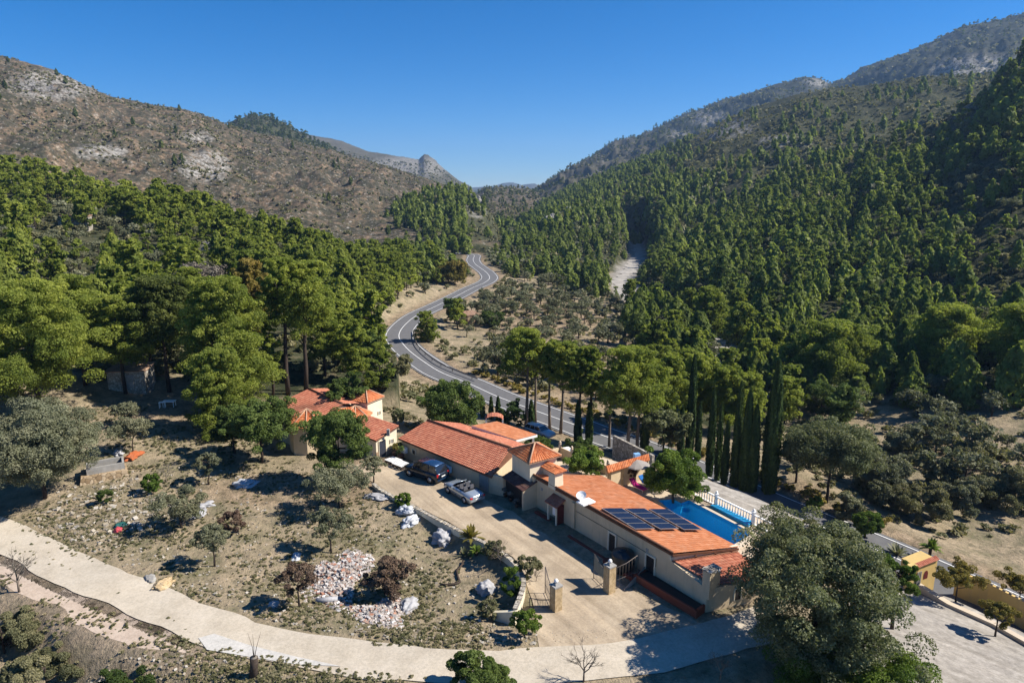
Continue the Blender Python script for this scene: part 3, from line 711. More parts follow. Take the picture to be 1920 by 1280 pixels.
O3 = [unit(make_dome, 4, 2.4, .05, 470+i, 9, 7, 1.1, .15, .34, 0) for i in range(3)]
CH = []
for i in range(3):
    rng = np.random.default_rng(500+i); c = MB(); clumps_to_mb(c, dome_clumps(4, 1.7, .15, rng, 9, .35), 9, .5, rng, .5)
    t = MB(); t.tube([(0, 0, 0), (.1, 0, 4.3)], [.16, .06], 4); t.tube([(.8, .3, 0), (.9, .3, 3.4)], [.12, .05], 4); CH.append(combine(c, t))
MESH = {}
for nm, L, cm in (('pine', P1[:5], 'pine'), ('pine_slope', P1[4:], 'pine_slope'), ('olive', O1, 'olive')):
    MESH[nm] = [(c.mesh(nm+'_crown', M[cm]), t.mesh(nm+'_trunk', M['bark'])) for c, t in L]
ZONE = {
 'right': ('pine in the dense wood on the right-hand mountainside', 'pines on the right-hand mountainside'),
 'near': ('pine between the cypress row and the dry riverbed', 'pines between the cypresses and the riverbed'),
 'left': ('pine in the wood on the hillside left of the asphalt road', 'pines on the left hillside'),
 'valley': ('pine on the valley floor beyond the road bend', 'pines on the valley floor'),
 'midhill': ('small pine scattered on the scrubby hill high on the right', 'pines on the scrubby hill'),
}
OZONE = {
 'right': ('rounded grey-green oak or olive among the pines on the right-hand mountainside', 'grey-green trees on the right-hand mountainside'),
 'grove': ('grey-green olive tree in the bare-soil grove inside the road bend', 'olive trees inside the road bend'),
 'rgrove': ('grey-green olive tree in the field right of the cypress row', 'olive trees right of the cypresses'),
 'verge': ('grey-green olive tree below the road behind the roadside pines', 'olive trees behind the roadside pines'),
 'left': ('olive tree among the pines on the left hillside', 'olive trees on the left hillside'),
 'valley': ('olive tree among pines on the valley floor beyond the bend', 'olive trees on the valley floor'),
}
def individual(o, kind, i):
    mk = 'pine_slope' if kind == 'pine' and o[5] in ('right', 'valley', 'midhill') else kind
    mesh = MESH[mk][int(RNG.integers(len(MESH[mk])))]; base = 8.0 if kind == 'pine' else 4.0
    zt = (ZONE if kind == 'pine' else OZONE)[o[5]]
    e = empty('pine_tree' if kind == 'pine' else 'olive_tree', (o[0], o[1], o[2]), RNG.uniform(0, 6.28), zt[0], 'tree', zt[1])
    s = o[3]/base; wv = RNG.uniform(.85, 1.15); e.scale = (s*wv, s*wv, s)
    for m, n in zip(mesh, ('crown', 'trunk')):
        p = bpy.data.objects.new(n, m); COL.objects.link(p); p.parent = e
NIND = {'pine': 262, 'olive': 250}
for kind in ('pine', 'olive'):
    L = sorted([t for t in T_ if t[4] == kind], key=lambda t: -t[3]/t[6])
    ind = [t for t in L if t[5] in (ZONE if kind == 'pine' else OZONE)][:NIND[kind]]; ids = set(id(t) for t in ind)
    for i, o in enumerate(ind): individual(o, kind, i)
    rest = [t for t in L if id(t) not in ids]; left = [t for t in rest if t[5] == 'left']
    if kind == 'pine':
        rest = [t for t in rest if t[5] != 'left']; A = np.array([[t[0], t[1], t[2], t[3]] for t in left]); mb = MB()
        merge_many(mb, P2L, RNG.integers(0, len(P2L), len(A)), A[:, 0], A[:, 1], A[:, 2], A[:, 3]/8*RNG.uniform(.8, 1.15, len(A)), RNG.uniform(0, 6.28, len(A)), RNG.normal(-.04, .18, len(A)), A[:, 3]/8)
        mb.obj('hillside_pine_wood', [M['pine'], M['bark']], label='rest of the pine wood on the left hillside', cat='wood', kind='stuff')
    A = np.array([[t[0], t[1], t[2], t[3], t[6]] for t in rest])
    mb = MB(); base = 8.0 if kind == 'pine' else 4.0
    for protos, lo_, hi_ in (((P2+P2L[:4], 0, 430), (P3, 430, 1000), (P4, 1000, 9e9)) if kind == 'pine' else ((O2, 0, 300), (O3, 300, 9e9))):
        k = A[(A[:, 4] >= lo_) & (A[:, 4] < hi_)]
        if len(k): merge_many(mb, protos, RNG.integers(0, len(protos), len(k)), k[:, 0], k[:, 1], k[:, 2], k[:, 3]/base*RNG.uniform(.75, 1.3, len(k)), RNG.uniform(0, 6.28, len(k)), RNG.normal(0, .19, len(k)), k[:, 3]/base)
    mb.obj('pine_wood' if kind == 'pine' else 'olive_wood', [M['pine_slope' if kind == 'pine' else kind], M['bark']], label=('pine wood covering the valley and mountainsides' if kind == 'pine' else 'distant olive trees and holm oaks filling the valley floor'), cat='wood', kind='stuff')
L = [t for t in T_ if t[4] == 'pine_dark']; A = np.array([[t[0], t[1], t[2], t[3], t[6]] for t in L]); mb = MB()
pr = P3+P4; wh = np.where(A[:, 4] < 1000, RNG.integers(0, 4, len(A)), RNG.integers(4, 7, len(A)))
merge_many(mb, pr, wh, A[:, 0], A[:, 1], A[:, 2], A[:, 3]/8, RNG.uniform(0, 6.28, len(A)), RNG.normal(0, .15, len(A)))
mb.obj('dark_mountain_wood', [M['pine_dark'], M['bark']], label='dark pine wood on the far mountains', cat='wood', kind='stuff')
L = [t for t in T_ if t[4] == 'char']; A = np.array([[t[0], t[1], t[2], t[3]] for t in L]); mb = MB()
merge_many(mb, CH, RNG.integers(0, 3, len(A)), A[:, 0], A[:, 1], A[:, 2], A[:, 3]/4, RNG.uniform(0, 6.28, len(A)), RNG.normal(0, .15, len(A)))
mb.obj('burnt_wood', [M['greytwig'], M['bark']], label='charred scrub and dead trunks on the burnt mountain', cat='wood', kind='stuff')
# low scrub everywhere beyond the houses
S1 = []; 
for i in range(5):
    rng = np.random.default_rng(600+i); c = MB(); clumps_to_mb(c, dome_clumps(1, .75, .0, rng, 7, .5), 11, .34, rng, .8); S1.append(c)
S2 = []
for i in range(3):
    rng = np.random.default_rng(620+i); c = MB(); clumps_to_mb(c, dome_clumps(1, .9, .0, rng, 4, .6), 5, .8, rng, .9); S2.append(c)
mb = MB()
for (dm, dx, st, protos, hl, hh_, fn) in (
    (100, 300, 3.0, S1, .7, 2.0, lambda px, py, idx, cl, d, u: ((idx == 0) | (idx == -1) | (idx == 7)) & (u < np.where(inpx(px, py, OLV) | inpx(px, py, OLR), .55, .62+cl))),
    (58, 110, 1.8, S1, .4, 1.3, lambda px, py, idx, cl, d, u: ((py < 700) | ((px > 1440) & (py < 1010))) & (u < np.clip(.45+cl*1.3, .05, .9))),
    (300, 900, 5.2, S2, 1.0, 2.3, lambda px, py, idx, cl, d, u: (idx != 1) & (u < .62+cl)),
    (380, 1000, 4.6, S2, .6, 1.9, lambda px, py, idx, cl, d, u: (idx == 1) & (u < .40+cl*1.3)),
    (1000, 2300, 15, S2, 2.0, 5, lambda px, py, idx, cl, d, u: (u < .5+cl*1.3))):
    X, Y = grid_pts(dm, dx, st)
    Z, px, py, d, idx = info(X, Y); cl = fbm(X/25, Y/25, 66, 3); u = RNG.uniform(size=len(X))
    k = fn(px, py, idx, cl, d, u) & (rib_dist(X, Y, ROAD) > 6.3) & (rib_dist(X, Y, RIVER) > 8.5) & (poly_dist(X, Y, YARD) > 1)
    X, Y, Z, px, py, d = X[k], Y[k], Z[k], px[k], py[k], d[k]; v = visible(X, Y, Z, np.full(len(X), 2.0), px, py); X, Y, Z = X[v], Y[v], Z[v]
    hs = RNG.uniform(hl, hh_, len(X))
    merge_many(mb, protos, RNG.integers(0, len(protos), len(X)), X, Y, Z-.1, hs, RNG.uniform(0, 6.28, len(X)), RNG.normal(0, .2, len(X)), hs*RNG.uniform(.7, 1, len(X)))
mb.obj('scrub', M['scrub'], label='low scrub covering the slopes and verges', cat='scrub', kind='stuff')
# ================================================================ roads, paths, water
M['asphalt'] = solid('asphalt', (.125, .125, .128), .85, .2, .12, .9)
M['paint'] = solid('road paint', (.72, .72, .70), .6, .3, .10, 2)
def track_mat(name, a, b_, c, sc=.5, streak=None):
    m, nt, b = newmat(name, .95, .08); v = pos(nt)
    n = noise(nt, sc, 6, .7, v); f = noise(nt, 6, 4, .7, v); g = noise(nt, .12, 3, .5, v)
    col = ramp(nt, n, [(.25, a), (.5, b_), (.75, c)])
    col = mix(nt, 1.0, col, ramp(nt, f, [(.3, (.82, .82, .82)), (.6, (1.06, 1.05, 1.04))]), 'MULTIPLY')
    col = mix(nt, 1.0, col, ramp(nt, g, [(.3, (.90, .90, .90)), (.7, (1.07, 1.05, 1.02))]), 'MULTIPLY')
    if streak:
        al = N(nt, 'ShaderNodeVectorMath', operation='DOT_PRODUCT'); nt.links.new(v, al.inputs[0]); al.inputs[1].default_value = (streak[0], streak[1], 0)
        ac = N(nt, 'ShaderNodeVectorMath', operation='DOT_PRODUCT'); nt.links.new(v, ac.inputs[0]); ac.inputs[1].default_value = (-streak[1], streak[0], 0)
        cb = N(nt, 'ShaderNodeCombineXYZ'); nt.links.new(math_(nt, 'MULTIPLY', al.outputs['Value'], .07), cb.inputs[0]); nt.links.new(math_(nt, 'MULTIPLY', ac.outputs['Value'], 1.1), cb.inputs[1])
        col = mix(nt, 1.0, col, ramp(nt, noise(nt, 1, 4, .6, cb.outputs[0], .4), [(.34, (.80, .79, .77)), (.5, (1, 1, 1)), (.66, (1.18, 1.17, 1.15))]), 'MULTIPLY')
        col = mix(nt, ramp(nt, noise(nt, .9, 5, .7, v), [(.62, (0, 0, 0)), (.72, (.5, .5, .5))]), col, (.20, .17, .13))
    nt.links.new(col, b.inputs['Base Color']); bump(nt, b, f, .5, .03); return m
M['track'] = track_mat('compacted pale track', (.38, .335, .265), (.47, .42, .34), (.53, .48, .40))
M['drive'] = track_mat('sandy gravel drive', (.27, .22, .16), (.365, .30, .22), (.45, .38, .285), .35, (.566, -.824))
M['gravel'] = track_mat('grey gravel', (.20, .185, .165), (.31, .29, .26), (.42, .395, .36), 1.6, (.62, -.78))
M['paving'] = track_mat('cream paving', (.42, .34, .25), (.52, .43, .32), (.60, .50, .38), .8)
M['patch'] = track_mat('new concrete patch', (.42, .41, .385), (.49, .48, .45), (.55, .54, .51), .8)
def ribbon(name, P, hw, mat, dz=.03, off=0.0, wob=0.0, kind='structure', dash=None, par=None, hw0=None):
    mb = MB(); V = []; Fs = []; s = 0; segs = []; last = P[0]
    for i, p in enumerate(P):
        a = P[max(i-1, 0)]; b = P[min(i+1, len(P)-1)]; t = Vector((b.x-a.x, b.y-a.y, 0)); t.normalize(); n = Vector((-t.y, t.x, 0))
        s += (p-last).length; last = p
        w1 = hw + wob*float(fbm(np.array([s*.35]), np.array([3.0]), 5, 3)[0]); w2 = hw + wob*float(fbm(np.array([s*.35]), np.array([93.0]), 5, 3)[0])
        l = p+n*(off+w1); r = p+n*(off-w2); c = (l+r)/2
        V += [(l.x, l.y, p.z+dz), (c.x, c.y, p.z+dz+ (.04 if hw > 2 else 0)), (r.x, r.y, p.z+dz)]; segs.append(s)
    for i in range(len(P)-1):
        if dash and (segs[i] % (dash[0]+dash[1])) > dash[0]: continue
        Fs += [(3*i, 3*i+1, 3*i+4, 3*i+3), (3*i+1, 3*i+2, 3*i+5, 3*i+4)]
    mb.add(V, [f[::-1] for f in Fs], 0, .5, True); return mb.obj(name, mat, par, kind=kind)
rd = ribbon('asphalt_road', ROAD, 3.75, M['asphalt'], .04)
ribbon('line', ROAD, .07, M['paint'], .095, 3.15, kind=None, par=rd); ribbon('line', ROAD, .07, M['paint'], .095, -3.15, kind=None, par=rd)
ribbon('line', ROAD, .08, M['paint'], .11, 0.0, kind=None, par=rd)
trk = [Vector((p.x, p.y, p.z)) for p in TRACK]
ribbon('pale_track', trk, 1.6, M['track'], .05, 0, .35)
ribbon('gravel_branch', [p for p in BRANCH], 1.35, track_mat('pinkish gravel', (.34, .27, .215), (.45, .37, .30), (.53, .45, .375), 1.2), .03, 0, .7)
mb = MB(); Pp = [W(a, b, .05) for a, b in [(372,1196),(402,1188),(470,1210),(560,1232),(640,1249),(560,1246),(470,1232),(388,1218)]]
mb.add([tuple(p+Vector((0, 0, .04))) for p in Pp], [tuple(range(len(Pp)))[::-1]]); mb.obj('concrete_patch', M['patch'], kind='structure')
ribbon('dry_riverbed', RIVER, 3.2, M['gravel_white'] if 'gravel_white' in M else track_mat('white river stones', (.20, .19, .17), (.34, .325, .30), (.46, .44, .41), .35), .05, 0, 3.5)
def sheet(name, poly, mat, dz, n=1):
    """flat or gently sloping polygon, irregular edge"""
    P = [Vector(p) for p in poly]; out = []
    for i in range(len(P)):
        a, b = P[i], P[(i+1) % len(P)]; k = max(1, int((b-a).length/.7))
        for j in range(k):
            q = a.lerp(b, j/k); w_ = .22*float(fbm(np.array([q.x*.9]), np.array([q.y*.9]), 8, 3)[0]); out.append(q+Vector((w_, w_, dz)))
    mb = MB(); mb.add([tuple(v) for v in out], [tuple(range(len(out)))[::-1]]); return mb.obj(name, mat, kind='structure')
sheet('driveway', DRIVE, M['drive'], .03)
# ---- pool deck, pool
M['water'] = None
m, nt, b = newmat('pool water', .04, .5); b.inputs['Base Color'].default_value = (.02, .34, .62, 1); b.inputs['Transmission Weight'].default_value = 1.0; b.inputs['IOR'].default_value = 1.33
b.inputs['Base Color'].default_value = (.25, .80, .95, 1); bump(nt, b, noise(nt, 1.6, 3, .5, pos(nt)), .12, .05); b.inputs['Transmission Weight'].default_value = 0; b.inputs['Base Color'].default_value = (.01, .25, .55, 1); b.inputs['Alpha'].default_value = .13; M['water'] = m
M['pooltile'] = solid('blue pool lining', (.012, .30, .58), .4, .4, .12, 5)
M['cream'] = solid('cream stone', (.55, .46, .35), .7, .3, .08, 3)
PO = [W(a, b, -.8) for a, b in [(1234,939),(1262,937),(1277,944),(1292,939),(1412,1001),(1352,1036)]]
# water basin (deck sheet with a hole is built as strips around it)
DKo = [W(a, b, -.8) for a, b in [(1010,868),(1130,858),(1305,908),(1345,934),(1560,1035),(1500,1075),(1420,1070),(1380,1060),(1250,1060),(1180,1010)]]
bmk = bmesh.new()
def poly_with_hole(outer, hole, z, name, mat, thick=None):
    me = bpy.data.meshes.new(name); bm = bmesh.new(); vs = []
    for ring in (outer, hole):
        r = [bm.verts.new((p.x, p.y, z)) for p in ring]
        for i in range(len(r)): bm.edges.new((r[i], r[(i+1) % len(r)]))
    bmesh.ops.triangle_fill(bm, use_beauty=True, use_dissolve=False, edges=bm.edges[:])
    for f in bm.faces:
        if f.normal.z < 0: f.normal_flip()
    bm.to_mesh(me); bm.free(); me.materials.append(mat); o = bpy.data.objects.new(name, me); COL.objects.link(o); return o
cen = sum(PO, Vector())/len(PO)
COP = [cen+(p-cen)*1.0+(p-cen).normalized()*.75 for p in PO]
tag(poly_with_hole(DKo, [cen+(p-cen)*1.0+(p-cen).normalized()*.70 for p in PO], -.765, 'pool_deck', M['paving']), kind='structure')
pool = empty('swimming_pool', (0, 0, 0), 0, 'long blue swimming pool with cream coping behind the orange-roofed wing', 'pool')
cp = poly_with_hole(COP, PO, -.70, 'coping', M['cream']); cp.parent = pool
mb = MB(); n = len(PO)
V = [(p.x, p.y, -.72) for p in PO]+[(p.x, p.y, -2.75) for p in PO]
mb.add(V, [(i, (i+1) % n, n+(i+1) % n, n+i) for i in range(n)]+[tuple(range(n, 2*n))]); mb.obj('basin', M['pooltile'], pool)
mb = MB(); mb.add([(p.x, p.y, -.92) for p in PO], [tuple(range(n))]); w_ = mb.obj('water', M['water'], pool)
mb = MB(); V = [(p.x, p.y, -.70) for p in COP]+[(p.x, p.y, -.80) for p in COP]
mb.add(V, [(i, (i+1) % n, n+(i+1) % n, n+i) for i in range(n)]); mb.obj('coping_edge', M['cream'], pool)
sheet('gravel_yard', YARD, M['gravel'], .05)
sheet('gravel_lane', LANE, M['gravel'], .06)
# ================================================================ buildings
def stucco(name, c, stain=(.30, .26, .20), k=.5):
    m, nt, b = newmat(name, .9, .1); v = pos(nt)
    mp = N(nt, 'ShaderNodeMapping'); mp.inputs['Scale'].default_value = (1, 1, .18); nt.links.new(v, mp.inputs[0])
    n = noise(nt, 2.2, 6, .7, mp.outputs[0]); n2 = noise(nt, 1.0, 4, .6, v)
    col = ramp(nt, n2, [(.3, tuple(x*.90 for x in c)), (.7, tuple(min(1, x*1.05) for x in c))])
    s = math_(nt, 'MULTIPLY', ramp(nt, n, [(.50, (0, 0, 0)), (.75, (1, 1, 1))]), k); col = mix(nt, s, col, stain)
    nt.links.new(col, b.inputs['Base Color']); bump(nt, b, noise(nt, 18, 3, .6, v), .25, .02); return m
M['wall'] = stucco('ochre cream render', (.60, .475, .315))
M['wallw'] = stucco('pale cream render', (.72, .64, .48), k=.25)
M['wally'] = stucco('yellow render', (.60, .43, .17), k=.3)
M['white'] = solid('white paint', (.80, .80, .78), .5, .3, .05, 3)
M['dark'] = solid('dark wood', (.022, .02, .02), .6, .3, .3, 5)
M['redwood'] = solid('dark red paint', (.13, .022, .018), .6, .3, .25, 4)
M['grey'] = solid('grey concrete', (.30, .29, .27), .9, .1, .2, 2, dirt=(.18, .16, .13))
M['stone'] = None
def stone_mat(name, a, b_, c, sc=2.2):
    m, nt, b = newmat(name, .95, .05); v = pos(nt)
    vo = N(nt, 'ShaderNodeTexVoronoi'); vo.inputs['Scale'].default_value = sc; nt.links.new(v, vo.inputs['Vector'])
    sp = N(nt, 'ShaderNodeSeparateColor'); nt.links.new(vo.outputs['Color'], sp.inputs[0])
    col = ramp(nt, sp.outputs[0], [(0, a), (.5, b_), (1, c)]); ve = N(nt, 'ShaderNodeTexVoronoi', feature='DISTANCE_TO_EDGE'); ve.inputs['Scale'].default_value = sc; nt.links.new(v, ve.inputs['Vector'])
    col = mix(nt, ramp(nt, ve.outputs[0], [(.0, (1, 1, 1)), (.09, (0, 0, 0))]), col, tuple(x*.5 for x in a))
    nt.links.new(col, b.inputs['Base Color']); bump(nt, b, ve.outputs[0], .6, .08); return m
M['stone'] = stone_mat('rubble stone', (.26, .18, .12), (.36, .26, .17), (.46, .36, .26), 3)
M['stonegrey'] = stone_mat('grey stone', (.26, .23, .19), (.36, .33, .28), (.48, .44, .38), 3)
def tile_mat(name, c1, c2, c3):
    m, nt, b = newmat(name, .8, .2); t = attr(nt, 'tint'); v = pos(nt)
    col = ramp(nt, t, [(.1, c1), (.5, c2), (.9, c3)])
    n = noise(nt, .8, 6, .7, v); col = mix(nt, ramp(nt, n, [(.52, (0, 0, 0)), (.75, (.45, .45, .45))]), col, (.30, .20, .14))
    nt.links.new(col, b.inputs['Base Color']); return m
M['tile'] = tile_mat('red clay tile', (.30, .095, .055), (.41, .145, .085), (.52, .22, .13))
M['tileo'] = tile_mat('orange clay tile', (.41, .14, .055), (.49, .19, .085), (.57, .25, .13))
M['tilev'] = tile_mat('orange barrel tile', (.36, .10, .035), (.52, .17, .065), (.62, .26, .12))
M['fascia'] = solid('brown fascia', (.16, .075, .045), .8, .2, .2, 3)
M['ridge'] = solid('ridge tile', (.42, .26, .17), .8, .2, .2, 3)
def tile_roof(mb, a, b, c, d, row=.40, colw=.26, amp=.05, step=.05, mi=0, seed=1, sub=4):
    """a-b eave, d-c upper edge; barrel ribs run up the slope, courses run along the eave"""
    a, b, c, d = [Vector(v) for v in (a, b, c, d)]
    L = max((b-a).length, (c-d).length); Sl = max((d-a).length, (c-b).length)
    nc = max(2, round(L/colw)); nr = max(2, round(Sl/row)); nrm = (b-a).cross(d-a)
    if nrm.length < 1e-6: nrm = (b-a).cross(c-a)
    nrm.normalize(); nrm = nrm if nrm.z > 0 else -nrm
    rng = np.random.default_rng(seed); us = np.linspace(0, 1, nc*sub+1); ph = (np.arange(nc*sub+1) % sub)/sub
    prof = np.abs(np.sin(ph*math.pi))**.8*amp
    A, B, C, D = [np.array(v) for v in (a, b, c, d)]; nn = np.array(nrm)
    V = []; T = []
    for k in range(nr):
        tt = np.repeat(rng.normal(.5, .17, nc), sub); tt = np.append(tt, tt[-1])
        for e, hh in ((0, step), (1, 0)):
            v = (k+e)/nr
            P = (A+(B-A)*us[:, None])*(1-v) + (D+(C-D)*us[:, None])*v + nn*(prof[:, None]+hh)
            V.append(P); T.append(tt)
    V = np.concatenate(V); T = np.clip(np.concatenate(T), 0, 1); w_ = nc*sub+1; i = np.arange(w_-1); Fs = []
    for k in range(2*nr-1): Fs.append(np.stack([k*w_+i, k*w_+i+1, (k+1)*w_+i+1, (k+1)*w_+i], 1))
    mb.add(V, np.concatenate(Fs), mi, T); return nrm
def slab(mb, pts, th, mi=0):
    """sloping slab whose top polygon is pts"""
    P = [Vector(p) for p in pts]; n = len(P); V = [tuple(p-Vector((0, 0, .01))) for p in P]+[tuple(p-Vector((0, 0, th))) for p in P]
    mb.add(V, [tuple(range(n)), tuple(range(n, 2*n))[::-1]]+[(i, (i+1) % n, n+(i+1) % n, n+i) for i in range(n)], mi)
def inset(P, k):
    c = sum((Vector((p[0], p[1], 0)) for p in P), Vector())/len(P); out = []
    for p in P:
        v = Vector((p[0], p[1], 0)); out.append((v-(v-c).normalized()*k))
    return out
def wall_prism(parent, P, k, z0, mat, dz=.12, name='wall'):
    """walls under a roof polygon P (list of 3D points), inset by k"""
    q = inset(P, k); mb = MB(); mb.prism([(v.x, v.y) for v in q], z0, [p[2]-dz for p in P]); return mb.obj(name, mat, parent)
def face_frame(a, b):
    """unit along a->b, outward normal (to the camera side), start"""
    a = Vector((a[0], a[1], 0)); b = Vector((b[0], b[1], 0)); u = (b-a).normalized(); n = Vector((u.y, -u.x, 0))
    if n.dot(-((a+b)/2)) < 0: n = -n
    return a, u, n
def on_wall(mb, a, b, s0, s1, z0, z1, out=.04, th=.08, mi=0):
    """box on the wall a-b between distances s0..s1 and heights"""
    o, u, n = face_frame(a, b); c = o+u*((s0+s1)/2)+n*(out-th/2)
    rz = math.atan2(u.y, u.x); mb.box((c.x, c.y, (z0+z1)/2), (s1-s0, th, z1-z0), rz, mi)
def opening(parent, a, b, s0, s1, z0, z1, name, mat, frame=.1, fmat='wallw', leaf=True):
    mb = MB()
    for (p, q, r, t) in ((s0-frame, s0, z0, z1+frame), (s1, s1+frame, z0, z1+frame), (s0, s1, z1, z1+frame)): on_wall(mb, a, b, p, q, r, t, .10, .12)
    o = mb.obj(name, M[fmat], parent); mb = MB(); on_wall(mb, a, b, s0, s1, z0, z1, .035, .06); mb.obj('panel' if 'door' in name else 'pane', M[mat], o); return o
# ---- long house
lh = empty('long_house', tuple(W(921, 893, 0)), 0, 'long low house with ribbed red tile roof beside the parked cars', 'house'); lh.location = (0, 0, 0)
E0, E1 = W(746.4, 821.4, 1.85), W(921.6, 893.5, 1.85); R0, R1 = W(801.4, 788, 3.1), W(958, 839.5, 3.35)
B1, B0 = W(985, 833.5, 2.6), W(862, 793.5, 1.9)
rf = MB(); tile_roof(rf, E0, E1, R1, R0, .28, .24, .04, .036, seed=3); tile_roof(rf, B1, B0, R0, R1, .34, .27, .045, .03, seed=4); slab(rf, [E0, E1, R1, B1, B0, R0], .16, 1)
ro = rf.obj('roof', [M['tile'], M['fascia']], lh)
mb = MB(); mb.tube([R0+Vector((0, 0, .06)), R1+Vector((0, 0, .06))], .13, 6); mb.obj('ridge_cap', M['fascia'], ro)
wall_prism(lh, [E0, E1, R1, B1, B0, R0], .42, -3.2, M['wall'], .17)
wq = inset([E0, E1, R1, B1, B0, R0], .42); LW0, LW1 = wq[0], wq[1]
for s0, s1, z0, z1 in ((1.9, 2.4, .7, 1.2), (5.6, 6.2, .7, 1.2)): opening(lh, LW0, LW1, s0, s1, z0, z1, 'window', 'dark', .06)
wl = (LW1-LW0).length
opening(lh, LW0, LW1, wl-1.35, wl-.25, .05, 1.55, 'door', 'grey', .06, 'grey')
def ac_unit(a, b, s, z, label):
    o, u, n = face_frame(a, b); c = o+u*s+n*.30; e = empty('air_conditioner', (c.x, c.y, z), math.atan2(u.y, u.x), label, 'air conditioner')
    m1 = MB(); m1.box((0, 0, .3), (.85, .32, .6)); m1.obj('casing', M['white'], e)
    sgn = -1 if (Matrix.Rotation(math.atan2(u.y, u.x), 3, 'Z') @ Vector((0, -1, 0))).dot(n) > 0 else 1
    m2 = MB(); m2.tube([(-.12, sgn*.15, .3), (-.12, sgn*.18, .3)], .24, 12); m2.obj('grille', M['grey'], e)
    m3 = MB(); m3.box((-.3, -sgn*.05, -.04), (.05, .34, .06)); m3.box((.3, -sgn*.05, -.04), (.05, .34, .06)); m3.obj('bracket', M['grey'], e)
ac_unit(LW0, LW1, 7.9, .55, 'white air conditioner on the long house wall between the two parked cars')
ac_unit(LW0, LW1, .75, .6, 'white air conditioner at the far left end of the long house wall')
# ---- front wing with the solar panels
A, Bc, Cc, Dc = W(998, 889, 3.0), W(1262, 1037, 3.0), W(1386, 1025, 2.55), W(1128, 891, 3.0)
D2 = W(1058, 884.5, 3.0)
fw = empty('front_wing', (0, 0, 0), 0, 'long cream wing with flat orange roof carrying the solar panels', 'house')
rf = MB(); tile_roof(rf, Bc, Cc, Dc, A, .33, .28, .014, .022, seed=5, sub=3)
slab(rf, [v-Vector((0, 0, .10)) for v in (A, Bc, Cc, Dc, D2)], .16, 1); ro = rf.obj('roof', [M['tileo'], M['fascia']], fw)
mb = MB(); off = Vector((0, 0, .06)); mb.tube([A+off, Bc+off], .09, 6); mb.obj('verge_tile', M['fascia'], ro)
wall_prism(fw, [A, Bc, Cc, Dc, D2], .22, -1.5, M['wall'], .23)
wq = inset([A, Bc, Cc, Dc, D2], .22); FA, FB, FC, FD = wq[:4]; FL = (FB-FA).length
# light coping under the low end of the roof, with gutter and brackets
mb = MB(); on_wall(mb, FB, FC, -.05, (FC-FB).length+.05, 2.35, 2.62, .10, .18); mb.obj('end_coping', M['wallw'], fw)
o_, u_, n_ = face_frame(FB, FC); g0 = FB+n_*.2+Vector((0, 0, 2.38)); g1 = FC+n_*.2+Vector((0, 0, 2.24))
mb = MB(); mb.tube([g0, g1], .055, 6); gt = mb.obj('gutter', M['fascia'], fw)
for f in (.35, .65, .9):
    q = g0.lerp(g1, f); mb = MB(); mb.box((q.x, q.y, q.z-.06), (.06, .10, .3)); mb.box((q.x, q.y, q.z+.1), (.16, .1, .08)); mb.obj('bracket', M['fascia'], gt)
# openings along the shaded wall (distances from far end A)
def s_of(px, py, z): 
    p = W(px, py, z); o, u, n = face_frame(FA, FB); return (Vector((p.x, p.y, 0))-o).dot(u)
s = s_of(1133, 1030, .7); opening(fw, FA, FB, s-.35, s+.35, .25, 1.75, 'window', 'dark', .14)
s = s_of(1196, 1075, .8); opening(fw, FA, FB, s-.4, s+.4, .1, 1.75, 'door', 'dark', .12)
s = s_of(1220, 1030, 2.0)
for ss in (s, s_of(1020, 917, 2.0)):
    mb = MB(); on_wall(mb, FA, FB, ss-.12, ss+.12, 1.95, 2.2, .04, .06); mb.obj('vent', M['grey'], fw)
s = s_of(1100, 955, 1.6); mb = MB(); on_wall(mb, FA, FB, s-.28, s+.10, .3, 2.6, .20, .22); mb.obj('downpipe_box', M['wall'], fw)
mb = MB(); on_wall(mb, FA, FB, .0, .35, 1.6, 2.9, .25, .28); mb.obj('corner_pier', M['wall'], fw)
o_, u_, n_ = face_frame(FA, FB)
mb = MB(); q0 = FA+u_*(FL*.36)+n_*.03; pts = [q0+Vector((0, 0, 1.9)), q0+u_*3.4+Vector((0, 0, 1.9)), q0+u_*9+Vector((0, 0, 1.85)), q0+u_*9+Vector((0, 0, 1.2))]
mb.tube(pts, .018, 4); mb.obj('cable', M['dark'], fw)
# walkway and red edge along the wall
mb = MB(); mb.add([tuple(FA+u_*6.2+n_*.02+Vector((0, 0, .14))), tuple(FA+u_*14.0+n_*.02+Vector((0, 0, .14))), tuple(FA+u_*14.0+n_*.95+Vector((0, 0, .14))), tuple(FA+u_*6.2+n_*.95+Vector((0, 0, .14)))], [(0, 1, 2, 3)])
mb.obj('walkway', M['grey'], kind='structure')
mb = MB(); 
for (s0, s1, w0, w1, h) in ((1.2, 3.2, .5, .85, .22), (6.2, 10.8, .95, 1.2, .20), (10.8, 14.0, .96, 1.5, .34)):
    P4 = [FA+u_*s0+n_*w0, FA+u_*s1+n_*w0, FA+u_*s1+n_*w1, FA+u_*s0+n_*w1]; mb.prism([(p.x, p.y) for p in P4], 0, h)
M['redtile'] = solid('red floor tile', (.155, .035, .025), .6, .3, .3, 4)
mb.obj('red_kerb', M['redtile'], label='low dark red tiled kerb along the shaded wall of the front wing', cat='kerb')
